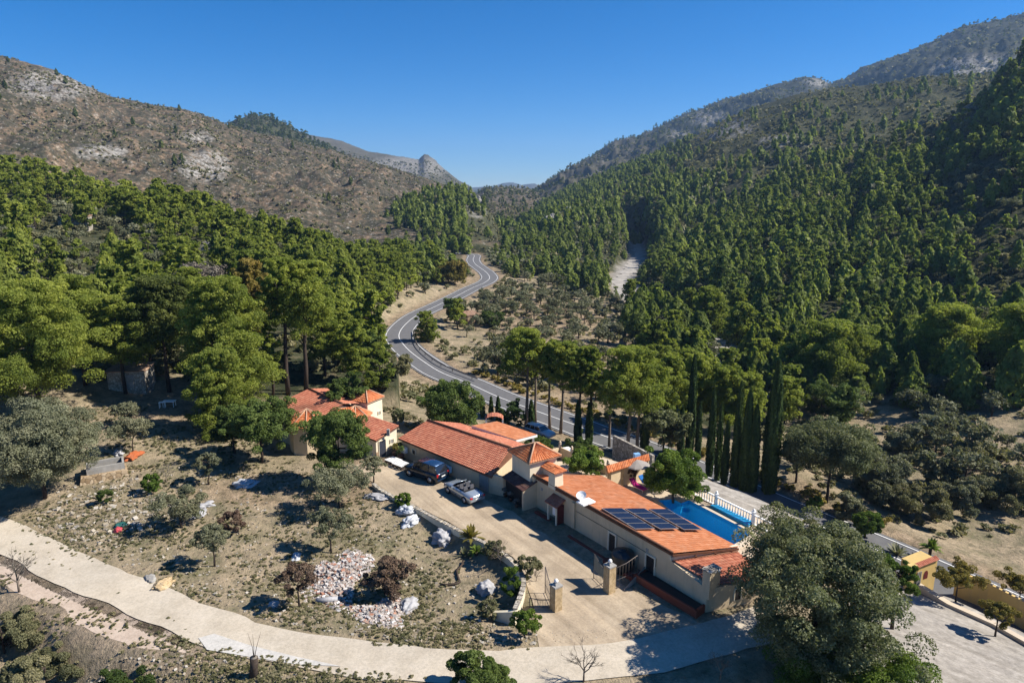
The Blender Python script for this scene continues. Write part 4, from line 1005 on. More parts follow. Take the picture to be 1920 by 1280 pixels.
# big planter
pla = empty('brick_planter', (0, 0, 0), 0, 'long red brick planter along the near end of the front wing', 'planter')
q = [FA+u_*13.9, FA+u_*(FL+3.2), FA+u_*(FL+3.35)+n_*1.05, FA+u_*13.9+n_*1.25]; q = [Vector((p.x, p.y, 0))+n_*.03 for p in q]
mb = MB()
for i, j in ((1, 2), (2, 3), (3, 0)):
    a, b = q[i], q[j]; t = (b-a).normalized(); nn = Vector((-t.y, t.x, 0)); 
    if nn.dot((sum(q, Vector())/4)-a) < 0: nn = -nn
    mb.prism([(p.x, p.y) for p in (a, b, b+nn*.16, a+nn*.16)], -.3, .58 if j != 0 else .583)
mb.obj('brick_wall', tile_mat('red brick', (.17, .042, .026), (.23, .06, .034), (.30, .085, .05)), pla)
mb = MB(); mb.prism([(p.x, p.y) for p in inset(q, .12)], 0, .47); mb.obj('soil', M['dark'], pla)
mb = MB(); a = W(1170, 1106, .1); b = W(1206, 1080, .1); mb.prism([(p.x, p.y) for p in (a, b, b+Vector((.25, .45, 0)), a+Vector((.25, .45, 0)))], -.2, [.15, .75, .75, .15]); mb.obj('stair_wall', M['grey'], label='short sloping concrete stair wall beside the water tank', cat='wall')
# annex at the low end
an = empty('annex', (0, 0, 0), 0, 'small annex with tiled roof and squat chimney under the big grey-green oak', 'annex')
na = u_; P1_ = FB; K = FB+na*3.25; K2 = FC+na*3.2
mb = MB(); mb.prism([(FB.x, FB.y), (K.x, K.y), (K2.x, K2.y), (FC.x, FC.y)], -1.5, [2.30, 1.75, 1.55, 2.1]); mb.obj('wall', M['wall'], an)
rf = MB(); zz = lambda p, z: Vector((p.x, p.y, z))
tile_roof(rf, zz(K+(K2-K)*.12-na*.05, 1.90), zz(K2, 1.62), zz(FC, 2.18), zz(FB+(FC-FB)*.01, 2.38), .36, .26, .03, .04, seed=8); rf.obj('roof', [M['tile']], an)
mb = MB(); o2 = K+(K2-K).normalized()*.55-na*.30; rz = math.atan2(u_.y, u_.x); mb.box((o2.x, o2.y, 2.0), (.62, 1.05, 1.9), rz); ch = mb.obj('chimney', M['wall'], an)
mb = MB(); mb.box((o2.x, o2.y, 3.06), (.75, 1.2, .07), rz); mb.obj('cap', M['stonegrey'], ch)
mb = MB()
for k in (-.3, 0, .3): mb.box((o2.x-u_.y*k*-1*0+(K2-K).normalized().x*k, o2.y+(K2-K).normalized().y*k, 2.99), (.70, .14, .13), rz)
mb.obj('flue', M['white'], ch)
opening(an, K, K2, 2.2, 2.7, .5, 1.35, 'window', 'dark', .05, 'wallw')
# chimneys, porch, dish
def chimney(name, px, py, zb, w, h, label, cat='chimney', parent=None, zt=None):
    p = W(px, py, zb); mb = MB(); mb.box((p.x, p.y, zb+h/2-.1), (w, w, h+.2), rz, taper=.9); o = mb.obj('chimney', M['wallw'], parent)
    mb = MB(); mb.box((p.x, p.y, zb+h+.10), (w*.8, w*.8, .16), rz); mb.obj('flue', M['dark'], o)
    rfc = MB(); cc = [Vector((p.x, p.y, zb+h+.18))+Matrix.Rotation(rz, 3, 'Z') @ Vector((a*w*.72, b*w*.72, 0)) for a, b in ((-1, -1), (1, -1), (1, 1), (-1, 1))]
    top = Vector((p.x, p.y, zb+h+.42)); d1 = (cc[1]-cc[0])*.12
    for i in range(4): tile_roof(rfc, cc[i], cc[(i+1) % 4], top+(cc[(i+1) % 4]-top)*.1, top+(cc[i]-top)*.1, .2, .2, .03, .02, seed=i)
    slab(rfc, cc, .05); rfc.obj('cap', M['tilev'], o); return o
chimney('chimney', 1042, 909, 2.95, .95, 1.25, '', parent=ro)
bx = MB(); p = W(1030, 886, 3.0); bx.box((p.x, p.y, 3.3), (1.5, 1.0, .7), rz); sk = bx.obj('dormer', M['wallw'], ro)
c4 = [Vector((p.x, p.y, 3.62))+Matrix.Rotation(rz, 3, 'Z') @ Vector((a*.9, b*.65, 0)) for a, b in ((-1, -1), (1, -1), (1, 1), (-1, 1))]
rfc = MB(); m0 = (c4[0]+c4[3])/2+Vector((0, 0, .35)); m1 = (c4[1]+c4[2])/2+Vector((0, 0, .35)); tile_roof(rfc, c4[0], c4[1], m1, m0, .25, .22, .04, .03); tile_roof(rfc, c4[2], c4[3], m0, m1, .25, .22, .04, .03); slab(rfc, c4, .05); rfc.obj('cap', M['tilev'], sk)
po = empty('entrance_porch', (0, 0, 0), 0, 'narrow red-sided entrance porch with small tile roof on the shaded wall', 'porch')
sp = s_of(1023, 984, 0)+.15; o_, u_, n_ = face_frame(FA, FB); c = FA+u_*sp
mb = MB()
for a, b in ((-.55, .75), (.55, .75)): q = c+u_*a+n_*b; mb.box((q.x, q.y, .95), (.14, .14, 1.9), rz)
mb.obj('post', M['wallw'], po)
mb = MB(); q = c+u_*.60+n_*.36; mb.box((q.x, q.y, .92), (.06, .72, 1.8), rz); mb.obj('side_panel', M['redwood'], po)
mb = MB(); q = c+n_*.08; mb.box((q.x, q.y, .9), (.95, .06, 1.75), rz); mb.obj('door', M['dark'], po)
mb = MB(); q = c+n_*.62+u_*.1; mb.box((q.x, q.y, 1.2), (.42, .05, .75), rz); mb.obj('notice_board', M['white'], po)
r4 = [c-u_*.8+n_*1.0+Vector((0, 0, 1.88)), c+u_*.85+n_*1.0+Vector((0, 0, 1.88)), c+u_*.85+Vector((0, 0, 2.35)), c-u_*.8+Vector((0, 0, 2.35))]
rfc = MB(); tile_roof(rfc, *r4, .3, .2, .035, .03); slab(rfc, r4, .07); rfc.obj('roof', M['tile'], po)
# dark entry with lean-to roof beside the tower
le = empty('covered_entry', (0, 0, 0), 0, 'dark covered entry with lean-to roof between the tower and the long house', 'entry')
c0 = W(944, 930, 0); c1 = W(981, 958, 0); cu = (c1-c0).normalized(); cn = Vector((cu.y, -cu.x, 0)); cn = cn if cn.y < 0 else -cn
mb = MB(); q = [c1-cn*1.5, c1, c1-cu*.22, c1-cu*.22-cn*1.5]; mb.prism([(p.x, p.y) for p in q], 0, [2.5, 1.95, 1.95, 2.5])
mb.obj('side_wall', M['wall'], le)
mb = MB(); q = [c0, c1-cu*.22, c1-cu*.22-cn*.1, c0-cn*.1]; q = [p-cn*.25 for p in q]; mb.prism([(p.x, p.y) for p in q], 0, 1.95); mb.obj('door', M['dark'], le)
r4 = [c0+cn*.15+Vector((0, 0, 2.0)), c1+cn*.15+cu*.1+Vector((0, 0, 2.0)), c1-cn*1.5+cu*.1+Vector((0, 0, 2.6)), c0-cn*1.5+Vector((0, 0, 2.6))]
rfc = MB(); tile_roof(rfc, *r4, .35, .25, .03, .03); slab(rfc, r4, .08); rfc.obj('roof', tile_mat('old dark tile', (.06, .03, .025), (.09, .045, .04), (.14, .08, .07)), le)
mb = MB(); q = [LW1, c0, c0-cn*.3, LW1-cn*.3]; mb.prism([(p.x, p.y) for p in q], 0, 1.9); mb.obj('link_wall', M['wall'], le)
# tower
tw = empty('square_tower', (0, 0, 0), 0, 'square tower with orange pyramid roof between the long house and front wing', 'tower')
ze = 4.35; Tl, Tf, Tr = W(951.5, 844, ze), W(992, 869, ze), W(1053, 853.6, ze); Tb = Tl+Tr-Tf; ap = W(1003, 830.4, 5.55)
def pyramid(par, cs, ap, seed, mt='tilev', colw=.27, hip=True):
    rf = MB()
    for i in range(len(cs)):
        a, b = cs[i], cs[(i+1) % len(cs)]; tile_roof(rf, a, b, ap+(b-a)*.01, ap-(b-a)*.01, .38, colw, .06, .03, seed=seed+i)
    slab(rf, cs, .10, 1); o = rf.obj('roof', [M[mt], M['ridge']], par)
    if hip:
        mb = MB()
        for c_ in cs: mb.tube([c_+Vector((0, 0, .05)), ap+Vector((0, 0, .07))], .08, 5)
        mb.obj('hip_tile', M['ridge'], o)
    return o
pyramid(tw, [Tf, Tr, Tb, Tl], ap, 20)
wall_prism(tw, [Tf, Tr, Tb, Tl], .45, -3, M['wallw'], .10)
q = inset([Tf, Tr, Tb, Tl], .45); opening(tw, q[0], q[1], 2.35, 2.55, 3.0, 3.35, 'window', 'dark', .03)
# pavilion with flat orange roof
pv = empty('pavilion', (0, 0, 0), 0, 'open pavilion with bright orange flat roof and white fascia behind the long house', 'pavilion')
q = [W(968, 824.8, 2.4), W(1007.6, 814.5, 2.4), W(932, 789.6, 2.75), W(884, 797.5, 2.75)]
rf = MB(); tile_roof(rf, q[0], q[1], q[2], q[3], .4, .3, .012, .02, seed=9, sub=3); slab(rf, q, .26, 1); rf.obj('roof', [M['tileo'], M['white']], pv)
for i, f in ((0, q[0].lerp(q[1], .85)), (1, q[1].lerp(q[2], .5)), (2, q[0].lerp(q[1], .1))):
    mb = MB(); mb.box((f.x-.1, f.y+.2, -.5), (.22, .22, 5.6)); mb.obj('post', M['white'], pv)
mb = MB(); f = q[0]; mb.prism([(p.x, p.y) for p in inset(q, .8)], -4, .2); mb.obj('base_wall', M['wallw'], pv)
bb = empty('barbecue_hood', (0, 0, 0), 0, 'small arched tile hood on white legs behind the orange pavilion roof', 'barbecue'); c = W(927, 789, 2.0)
rf = MB(); 
for k in range(5):
    a0 = math.pi*(k/5-.0); a1 = math.pi*(k+1)/5; f = lambda a, y: Vector((c.x-1.0*math.cos(a), c.y+y, 2.35+.45*math.sin(a))); tile_roof(rf, f(a0, -.7), f(a0, .7), f(a1, .7), f(a1, -.7), .3, .25, .03, .02, seed=k)
rf.obj('hood', M['tile'], bb); mb = MB()
for a, b in ((-1, -.6), (1, -.6), (-1, .6), (1, .6)): mb.box((c.x+a*.95, c.y+b, .0), (.14, .14, 4.8))
mb.obj('leg', M['white'], bb)
# ---- villa
vl = empty('villa', (0, 0, 0), 0, 'rambling villa with several red tile roofs half hidden by trees on the left', 'house')
a, b, c, d = W(492, 770, 3.0), W(575, 801, 3.0), W(642, 757, 4.4), W(578, 729, 4.4)
rf = MB(); tile_roof(rf, a, b, c, d, .30, .25, .04, .036, seed=30); e1 = c+(c-b)*.8+Vector((0, 0, -2)); e2 = d+(d-a)*.8+Vector((0, 0, -2)); tile_roof(rf, e1, e2, d, c, .42, .27, .045, .05, seed=31)
slab(rf, [a, b, c, d], .14, 1); rf.obj('roof', [M['tile'], M['fascia']], vl)
mb = MB(); mb.prism([(p.x, p.y) for p in inset([a, b, c, e1, e2, d], .4)], -2, [2.85, 2.85, 4.2, 2.3, 2.3, 4.2]); mb.obj('wall', M['wall'], vl)
mb = MB(); mb.tube([c+Vector((0, 0, .06)), d+Vector((0, 0, .06))], .13, 6); mb.obj('ridge_cap', M['fascia'], vl)
apx = W(575, 767, 4.5); cs = [Vector((apx.x+2.3*math.cos(k*math.pi/4+.2), apx.y+2.3*math.sin(k*math.pi/4+.2), 3.05)) for k in range(8)]
pyramid(vl, cs, apx, 40); mb = MB(); mb.prism([(p.x, p.y) for p in inset(cs, .3)], -1, 3.0); mb.obj('turret_wall', M['wall'], vl)
ap2 = W(666, 761, 3.9); cs = [Vector((ap2.x+1.9*math.cos(k*math.pi/4+.2), ap2.y+1.9*math.sin(k*math.pi/4+.2), 2.95)) for k in range(8)]
pyramid(vl, cs, ap2, 50); mb = MB(); mb.prism([(p.x, p.y) for p in inset(cs, .3)], -1, 2.9); mb.obj('turret_wall', M['wall'], vl)
a, b = W(600, 797, 2.95), W(668, 797, 2.95); c, d = W(664, 762, 3.8), W(596, 771, 3.8)
rf = MB(); tile_roof(rf, a, b, c, d, .4, .27, .05, .04, seed=61); slab(rf, [a, b, c, d], .12, 1); rf.obj('roof', [M['tilev'], M['fascia']], vl)
mb = MB(); mb.prism([(p.x, p.y) for p in inset([a, b, c, d], .3)], -1, 2.85); mb.obj('wall', M['wall'], vl)
a, b, c, d = W(664, 811, 2.15), W(705, 826, 2.15), W(748, 797.5, 2.95), W(686, 776.5, 2.95)
wg = empty('tool_house', (0, 0, 0), 0, 'small outbuilding with red tile roof and dark blue door left of the long house', 'outbuilding')
rf = MB(); tile_roof(rf, a, b, c, d, .30, .25, .04, .036, seed=33); slab(rf, [a, b, c, d], .14, 1); rf.obj('roof', [M['tile'], M['fascia']], wg)
q = inset([a, b, c, d], .28); mb = MB(); mb.prism([(p.x, p.y) for p in q], -2.5, [2.0, 2.0, 2.8, 2.8]); mb.obj('wall', M['wallw'], wg)
M['door'] = solid('dark blue grey door', (.035, .04, .055), .5, .4, .15, 5); opening(wg, q[1], q[2], .35, 1.25, .05, 1.85, 'door', 'door', .05); opening(wg, q[1], q[2], 1.9, 2.35, 1.2, 1.6, 'window', 'grey', .04)
mb = MB(); on_wall(mb, q[1], q[2], -.05, .38, -.5, .75, .06, .1); on_wall(mb, q[1], q[2], 1.3, 3.6, -.8, .55, .05, .1); mb.obj('stone_base', M['stone'], wg)
mb = MB(); p = W(728, 812, 2.6); mb.box((p.x, p.y, 2.7), (.3, .3, .7)); mb.obj('flue', M['grey'], wg)
tv = empty('small_tower', (0, 0, 0), 0, 'small white square tower with orange pyramid roof behind the villa', 'tower')
f, r_ = W(689, 756, 4.0), W(721, 743, 4.0); t = r_-f; l = f+Vector((-t.y, t.x, 0))*.95; bk = l+t; ap = (f+bk)/2+Vector((0, 0, 1.1))
pyramid(tv, [f, r_, bk, l], ap, 70); wall_prism(tv, [f, r_, bk, l], .3, -4, M['wallw'], .1); q = inset([f, r_, bk, l], .3); opening(tv, q[0], q[1], 1.7, 2.15, 2.0, 2.4, 'window', 'grey', .03)
# ---- gatehouse wall on the right
gh = empty('gatehouse', (0, 0, 0), 0, 'small yellow gatehouse wall with arched opening beside the gravel yard', 'gatehouse')
g0, g1 = W(1716, 1103, -5.7), W(1768, 1092, -6.0); t = (g1-g0).normalized(); nb = Vector((-t.y, t.x, 0)); g1 = g0+t*2.4
mb = MB(); mb.prism([(p.x, p.y) for p in (g0, g1, g1+nb*1.6, g0+nb*1.6)], -7, [-3.65, -3.45, -3.45, -3.65]); mb.obj('wall', M['wally'], gh)
rf = MB(); tile_roof(rf, zz(g0-t*.1-nb*.15, -3.62), zz(g1+t*.1-nb*.15, -3.42), zz(g1+t*.1+nb*.3, -3.25), zz(g0-t*.1+nb*.3, -3.45), .3, .2, .04, .03); rf.obj('coping', M['tile'], gh)
mb = MB(); V = [(-.26, 0), (.26, 0), (.26, .5), (.16, .72), (0, .8), (-.16, .72), (-.26, .5)]
c = g0+t*1.1-nb*.02; mb.add([(c.x+t.x*a, c.y+t.y*a, -5.0+b) for a, b in V], [tuple(range(7))]); mb.obj('arched_window', M['redwood'], gh)
mb = MB(); c = g0-t*.55+nb*.2; mb.box((c.x, c.y, -5.1), (.75, .5, 3.4), math.atan2(t.y, t.x)); mb.obj('pier', M['wally'], gh)
mb = MB()
for k in (-.1, .1, .3): c = g0+t*k-nb*.12; mb.box((c.x, c.y, -4.9), (.09, .08, 1.7), math.atan2(t.y, t.x))
mb.obj('grille', M['grey'], gh)
yw = [W(1790, 1095, -5.9), W(1850, 1122, -6), W(1960, 1180, -6), W(2080, 1250, -6)]
mb = MB()
for a, b in zip(yw, yw[1:]):
    u = (b-a).normalized(); n_2 = Vector((-u.y, u.x, 0))*.25; mb.prism([(p.x, p.y) for p in (a, b, b+n_2, a+n_2)], -7.5, -4.6)
yo = mb.obj('yellow_wall', M['wally'], label='long yellow rendered wall between the gravel yard and the road', cat='wall')
mb = MB()
for a, b in zip(yw, yw[1:]):
    k = int((b-a).length/.5)
    for j in range(k): p = a.lerp(b, (j+.5)/k); mb.box((p.x+.05, p.y+.12, -4.53), (.2, .2, .14+.05*(j % 2)), .5)
mb.obj('coping_stones', M['stonegrey'], yo)
kb = [W(1716, 1103, -5.7), W(1775, 1140, -5.75), W(1860, 1178, -5.5), W(1960, 1235, -5.0)]
mb = MB()
for a, b in zip(kb, kb[1:]):
    u = (b-a).normalized(); n_2 = Vector((-u.y, u.x, 0))*.55; mb.add([tuple(p+Vector((0, 0, h))) for h in (-.4, .42) for p in (a, b, b+n_2, a+n_2)], [(4, 5, 6, 7), (0, 1, 5, 4), (2, 3, 7, 6), (1, 2, 6, 5), (3, 0, 4, 7)])
mb.obj('stone_kerb', M['cream'], label='pale pinkish stone kerb crossing the gravel yard', cat='kerb')
# ---- stone huts
def hut(name, label, px, py, w, dp, h, rzh, mat, roofmat, slope=.4, dist=None, door=False):
    p = G(px, py) if dist is None else WD(px, py, dist); e = empty(name, p, rzh, label, 'hut')
    mb = MB(); mb.prism([(-w/2, -dp/2), (w/2, -dp/2), (w/2, dp/2), (-w/2, dp/2)], -1.5, [h, h, h+slope, h+slope]); mb.obj('wall', M[mat], e)
    rf = MB(); k = .2; q = [Vector((-w/2-k, -dp/2-k, h)), Vector((w/2+k, -dp/2-k, h)), Vector((w/2+k, dp/2+k, h+slope+.1)), Vector((-w/2-k, dp/2+k, h+slope+.1))]
    tile_roof(rf, *q, .45, .3, .05, .05); slab(rf, q, .12); rf.obj('roof', M[roofmat], e)
    if door: mb = MB(); mb.box((w*.1, -dp/2-.03, .9), (.9, .08, 1.8)); mb.obj('door', M['grey'], e)
    return e
M['tileold'] = tile_mat('weathered tile', (.28, .17, .11), (.38, .25, .17), (.48, .34, .25))
hut('stone_hut', 'square brown stone hut with pale tile roof at the edge of the olive grove', 882, 608, 3.4, 3.4, 2.9, .55, 'stone', 'tileold', .5)
hut('garden_shed', 'small stone shed with flat brown roof under the pines left of the villa', 249, 722, 4.6, 3.2, 2.3, .1, 'stonegrey', 'tileold', .25, door=True)
hut('ruined_hut', 'ruined grey hut high among the pines on the left', 143, 430, 7, 4, 3.4, .2, 'stonegrey', 'tileold', .2)
hut('white_house', 'tiny white house on the crest of the burnt mountain', 697, 312, 9, 6, 5, .2, 'white', 'tileold', .6, dist=985)
hut('road_kiosk', 'pale ruin with rubble walls beside the far road bend', 866, 508, 4, 2.5, 2.2, .3, 'stonegrey', 'tileold', .3)
# ================================================================ planted by eye
def spot(px, py, z=None): return G(px, py) if z is None else W(px, py, z)
def dims(p, hpx, wpx):
    dep = p.y*CP-(p.z-CAMH)*SP; return hpx*dep/F/.94, wpx*dep/F/2, dep
import time; T0 = time.time(); SEED = [1000]
def T(kind, px, py, hpx, wpx, label, mat=None, z=None, base=.15, style='round', name=None, tmat='bark', dens=1.0, csz=.17, group=None, cat='tree', leafk=1.0, lean=0, flat=.8):
    p = spot(px, py, z); h, r, dep = dims(p, hpx, wpx); SEED[0] += 1; sd = SEED[0]
    s = max(.085, dep*1.25/683*leafk)
    surf = 4*math.pi*r*math.sqrt((r*r+(h*(1-base)/2)**2)/2)
    nl = int(min(150000, dens*(1.7 if kind == 'pine' else 2.1)*surf/(.30*s*s))); ncl = int(np.clip(surf*1.7, 40, 420)); per = max(8, nl//ncl)
    tr = max(.07, h*.017)
    if kind == 'pine': c, t = make_pine(h, r, base, sd, ncl, per, s, style, tr, 16); mat = mat or 'pine'
    elif kind == 'cypress': c, t = make_cypress(h, r, sd, int(min(26000, 2.4*2*math.pi*r*h/(.3*s*s*1.9)*.7)), s); mat = mat or 'cypress'
    else: c, t = make_dome(h, r, base, sd, ncl, per, s, tr*1.1, csz, 14, forks=2 if kind == 'olive' else 1, flat=flat); mat = mat or {'olive': 'olive', 'oak': 'oak', 'broad': 'broad', 'bush': 'scrub'}[kind]
    nm = name or {'pine': 'pine_tree', 'cypress': 'cypress_tree', 'olive': 'olive_tree', 'oak': 'holm_oak', 'broad': 'broadleaf_tree', 'bush': 'shrub'}[kind]
    e = place(nm, c, t if base > .02 or kind != 'bush' else None, p, mat, tmat, label, cat, group, 0)
    return e
# left of the villa
T('pine', 78, 778, 232, 225, 'large bushy yellow-green pine at the left edge above the grey-green oak', base=.2)
T('pine', -75, 770, 240, 200, 'large bushy pine cut by the left edge of the picture', base=.15)
T('pine', 160, 722, 190, 130, 'tall pine just right behind the large bushy pine at the left edge', base=.25)
T('pine', 236, 738, 172, 110, 'pine whose crown overhangs the small stone shed', base=.3)
T('pine', 318, 735, 200, 135, 'dark-trunked spreading pine right of the small stone shed', base=.42, style='umbrella', mat='pine_dark')
T('pine', 372, 722, 200, 90, 'slender pine standing before the dead grey tree', base=.35)
T('pine', 283, 690, 150, 100, 'pine behind the shed with pale lean trunk', base=.2)
T('broad', 392, 690, 190, 105, 'dead grey tree with bare purple-grey twigs among the left pines', mat='greytwig', name='dead_tree', base=.4, dens=.35)
T('pine', 484, 700, 200, 90, 'yellowish rounded pine beside the dead grey tree', mat='yellow', base=.4)
T('pine', 438, 770, 232, 175, 'large bright green pine left of the villa roofs', base=.12)
T('pine', 415, 812, 150, 130, 'low bushy pine in front of the large bright green pine', base=.05)
T('pine', 541, 738, 236, 92, 'tallest bare-trunked pine behind the villa', base=.5, style='umbrella')
T('pine', 574, 733, 226, 120, 'fork-trunked tall pine directly behind the villa ridge', base=.45, style='umbrella')
T('pine', 512, 742, 140, 62, 'short pine between the bright green pine and the tallest pine', base=.3)
T('pine', 610, 705, 150, 84, 'pine right of the fork-trunked pine behind the villa', base=.2)
T('pine', 668, 715, 110, 74, 'small pine above the white tower of the villa', base=.1)
T('pine', 640, 690, 120, 70, 'round pine between the villa and the road bend', base=.1)
T('pine', 715, 745, 80, 60, 'low pine just right of the small white tower', base=.05)
T('bush', 690, 690, 60, 70, 'dark green bush by the outside of the road bend', mat='broad', base=0)
T('bush', 745, 715, 50, 60, 'brown-green bush on the bank above the small white tower', mat='scrub', base=0)
T('broad', 648, 812, 112, 76, 'dark glossy tree rising between the villa roofs', base=.2)
T('broad', 492, 868, 120, 130, 'dark green broadleaf tree before the left end of the villa', base=.2)
T('broad', 440, 850, 95, 90, 'rounder green tree left of the villa beside the shaded clearing', base=.15)
T('broad', 636, 905, 128, 138, 'wide dark green tree in front of the turret of the villa', base=.2)
T('oak', 85, 935, 178, 188, 'broad grey-green holm oak at the left edge above the pale track', base=.1, mat='olive')
T('oak', -60, 960, 190, 150, 'grey-green holm oak cut by the left edge above the pale track', base=.1, mat='olive')
for q in [(240,800,46,60,'low forked olive in the clearing left of the villa'),(250,850,62,85,'thin leafy fruit tree above the orange tile pile'),(392,908,62,62,'thin olive left of the dark green broadleaf tree'),
          (637,955,72,118,'spreading olive in front of the wide dark green tree'),(622,1036,80,92,'olive with curved trunk above the rubble heap'),(343,990,66,105,'olive with black trunk beside the white plastic sheets'),
          (402,1062,80,86,'olive in the middle of the dry field left of the pale furrows'),(700,905,50,60,'small grey olive at the far end of the driveway')]:
    T('olive', q[0], q[1], q[2], q[3], q[4], base=.25, dens=.30, leafk=.9)
T('olive', 562, 1138, 84, 92, 'dry brown leafless olive beside the rubble heap', mat='drybrown', base=.3, dens=.4)
T('bush', 716, 1112, 82, 98, 'large dry brown bush on the right side of the rubble heap', mat='drybrown', base=0, name='dry_shrub', cat='shrub', dens=.6)
T('bush', 436, 1000, 44, 60, 'brown dry bush between two olives in the field', mat='drybrown', base=0, cat='shrub', dens=.7)
T('bush', 285, 925, 38, 44, 'bright green spiky bush beside the stone walled pit', mat='bright', base=0, cat='shrub')
T('bush', 198, 945, 30, 34, 'small round dark green bush below the stone walled pit', mat='broad', base=0, cat='shrub')
T('bush', 957, 1122, 66, 56, 'lush bright green bush inside the curved garden wall', mat='bright', base=0, cat='shrub')
T('bush', 757, 950, 26, 40, 'low yellowish hedge plant on the driveway wall nearest the big car', mat='bright', base=0, cat='shrub')
T('bush', 925, 1048, 36, 56, 'thin straggly bush hanging over the garden wall beside the palm', mat='scrub', base=0, cat='shrub', dens=.5)
T('bush', 988, 1088, 48, 62, 'straggly bush on the garden wall above the lush green bush', mat='scrub', base=.1, cat='shrub', dens=.5)
T('bush', 988, 1192, 52, 70, 'thin green bush at the end of the garden wall by the pale track', mat='bright', base=.1, cat='shrub', dens=.45)
T('bush', 915, 1160, 40, 50, 'grey-green bush below the short end of the garden wall', mat='scrub', base=0, cat='shrub', dens=.6)
T('bush', 895, 1300, 72, 125, 'leafy bush at the bottom edge of the picture', mat='broad', base=.05, cat='shrub')
T('bush', 10, 1225, 80, 130, 'tall scrubby bush in the lower left corner', mat='scrub', base=.05, cat='shrub')
T('bush', 90, 1290, 80, 130, 'low scrubby bush at the bottom left edge', mat='scrub', base=.05, cat='shrub')
T('bush', 250, 1310, 60, 120, 'flat green bush at the bottom edge left of the stump', mat='broad', base=0, cat='shrub', dens=.6)
# right
T('oak', 1520, 1250, 258, 312, 'huge rounded grey-green holm oak in the right foreground', base=.10, csz=.15, dens=1.2, leafk=1.35)
T('broad', 1672, 1180, 165, 80, 'green vine-like tree at the right side of the huge oak', mat='bright', base=.1)
T('broad', 1590, 1365, 172, 270, 'yellow-green leafy tree at the bottom edge below the huge oak', mat='bright', base=.1)
T('broad', 1622, 1010, 58, 62, 'bright green shrub behind the top of the huge oak', mat='bright', base=.05)
T('broad', 1528, 955, 26, 36, 'small bright bush below the dark oak by the road', mat='bright', base=0)
T('oak', 1549, 942, 145, 155, 'dark oak with black trunk standing beside the road on the right', base=.32, csz=.2)
T('oak', 1492, 905, 100, 90, 'dark grey oak next to the tall cypress', base=.15)
for q in [(1650,930,88,130,'grey bush mass right of the dark roadside oak'),(1735,985,76,125,'wide grey bush above the road near the yucca'),(1800,965,66,110,'round grey bush above the yellow wall'),(1885,965,88,125,'tall grey bush near the right edge above the road'),
          (1700,862,60,92,'round olive-green bush in the right-hand field'),(1825,885,60,90,'round bush in the middle of the right-hand field'),(1760,915,50,80,'low bush between the field and the road on the right'),(1600,985,50,90,'bush at the roadside below the dark oak'),(1670,955,60,100,'olive-green bush above the road left of the wide grey bush'),(1780,830,60,80,'olive-green bush at the far side of the right-hand field')]:
    T('bush', q[0], q[1]-8, q[2]*.85, q[3]*.85, q[4], mat='scrub' if q[0] % 2 else 'olive', base=0, cat='shrub', name='shrub')
for q in [(1792,1130,72,92,'small yellowish tree nearest the gatehouse'),(1866,1194,70,78,'small yellowish tree on the stone kerb of the gravel yard'),(1906,1145,66,84,'small yellowish tree before the yellow wall'),(1945,1185,70,80,'small yellowish tree cut by the right edge')]:
    T('broad', *q[:4], q[4], mat='yellow', base=.3, dens=.45, leafk=.9)
for q in [(986,802,176,100,'tall roadside pine nearest the orange pavilion',.55),(1004,792,150,52,'thin roadside pine behind the parked estate car',.5),(1031,806,152,52,'roadside pine just right of the parked estate car',.6),(1051,813,165,84,'round-crowned roadside pine right of the estate car',.52),
          (1142,838,140,60,'thin straight roadside pine left of the forked pine',.55),(1176,860,198,132,'large forked roadside pine with wide crown',.42),(1194,853,178,74,'slanting roadside pine right behind the forked pine',.5),(1215,800,120,80,'pine beyond the road right of the forked pine',.2)]:
    T('pine', *q[:4], q[4], base=q[5], style='umbrella', tmat='barkpale')
for q in [(1083,830,168,76,'ivy-covered roadside pine with bushy trunk',.5),(1104,834,176,66,'roadside pine with a thick dark green trunk of ivy',.52)]:
    e = T('pine', *q[:4], q[4], base=q[5], style='umbrella')
    p = e.location; c, _ = make_cypress(6.0, .55, 5000+int(q[0]), 1800, .28); c.obj('ivy', M['cypress'], e)
for q in [(1255,812,140,90,'bright pine behind the left end of the cypress row'),(1305,800,130,90,'bright pine behind the second cypress'),(1352,812,120,95,'bright pine behind the middle of the cypress row'),(1395,815,110,90,'bright pine left behind the tallest cypress'),(1470,800,90,80,'pine right behind the tallest cypress'),(1230,740,90,70,'pine above the dark cypress at the left end of the row'),
          (1290,740,80,70,'round pine between the riverbed and the first cypress'),(960,700,60,60,'pine with yellow-green top beside the olive grove edge')]:
    T('pine', *q[:4], q[4], base=.2)
T('oak', 1243, 852, 92, 86, 'brownish-green tree left of the cypress row', base=.15, mat='oak')
T('broad', 1262, 938, 112, 124, 'bright green mulberry tree beside the pool', mat='bright', base=.0)
T('broad', 1108, 893, 44, 96, 'bright green vine over the terrace behind the front wing', mat='bright', base=.35)
T('broad', 846, 812, 92, 118, 'large-leaved fig tree behind the long house', base=.1, mat='broad')
T('bush', 748, 796, 32, 34, 'clipped round dark bush between the outbuilding and long house', mat='oak', base=0, cat='shrub')
T('broad', 1183, 905, 40, 34, 'brown feathery plant beside the grey parasol', mat='drybrown', base=.1)
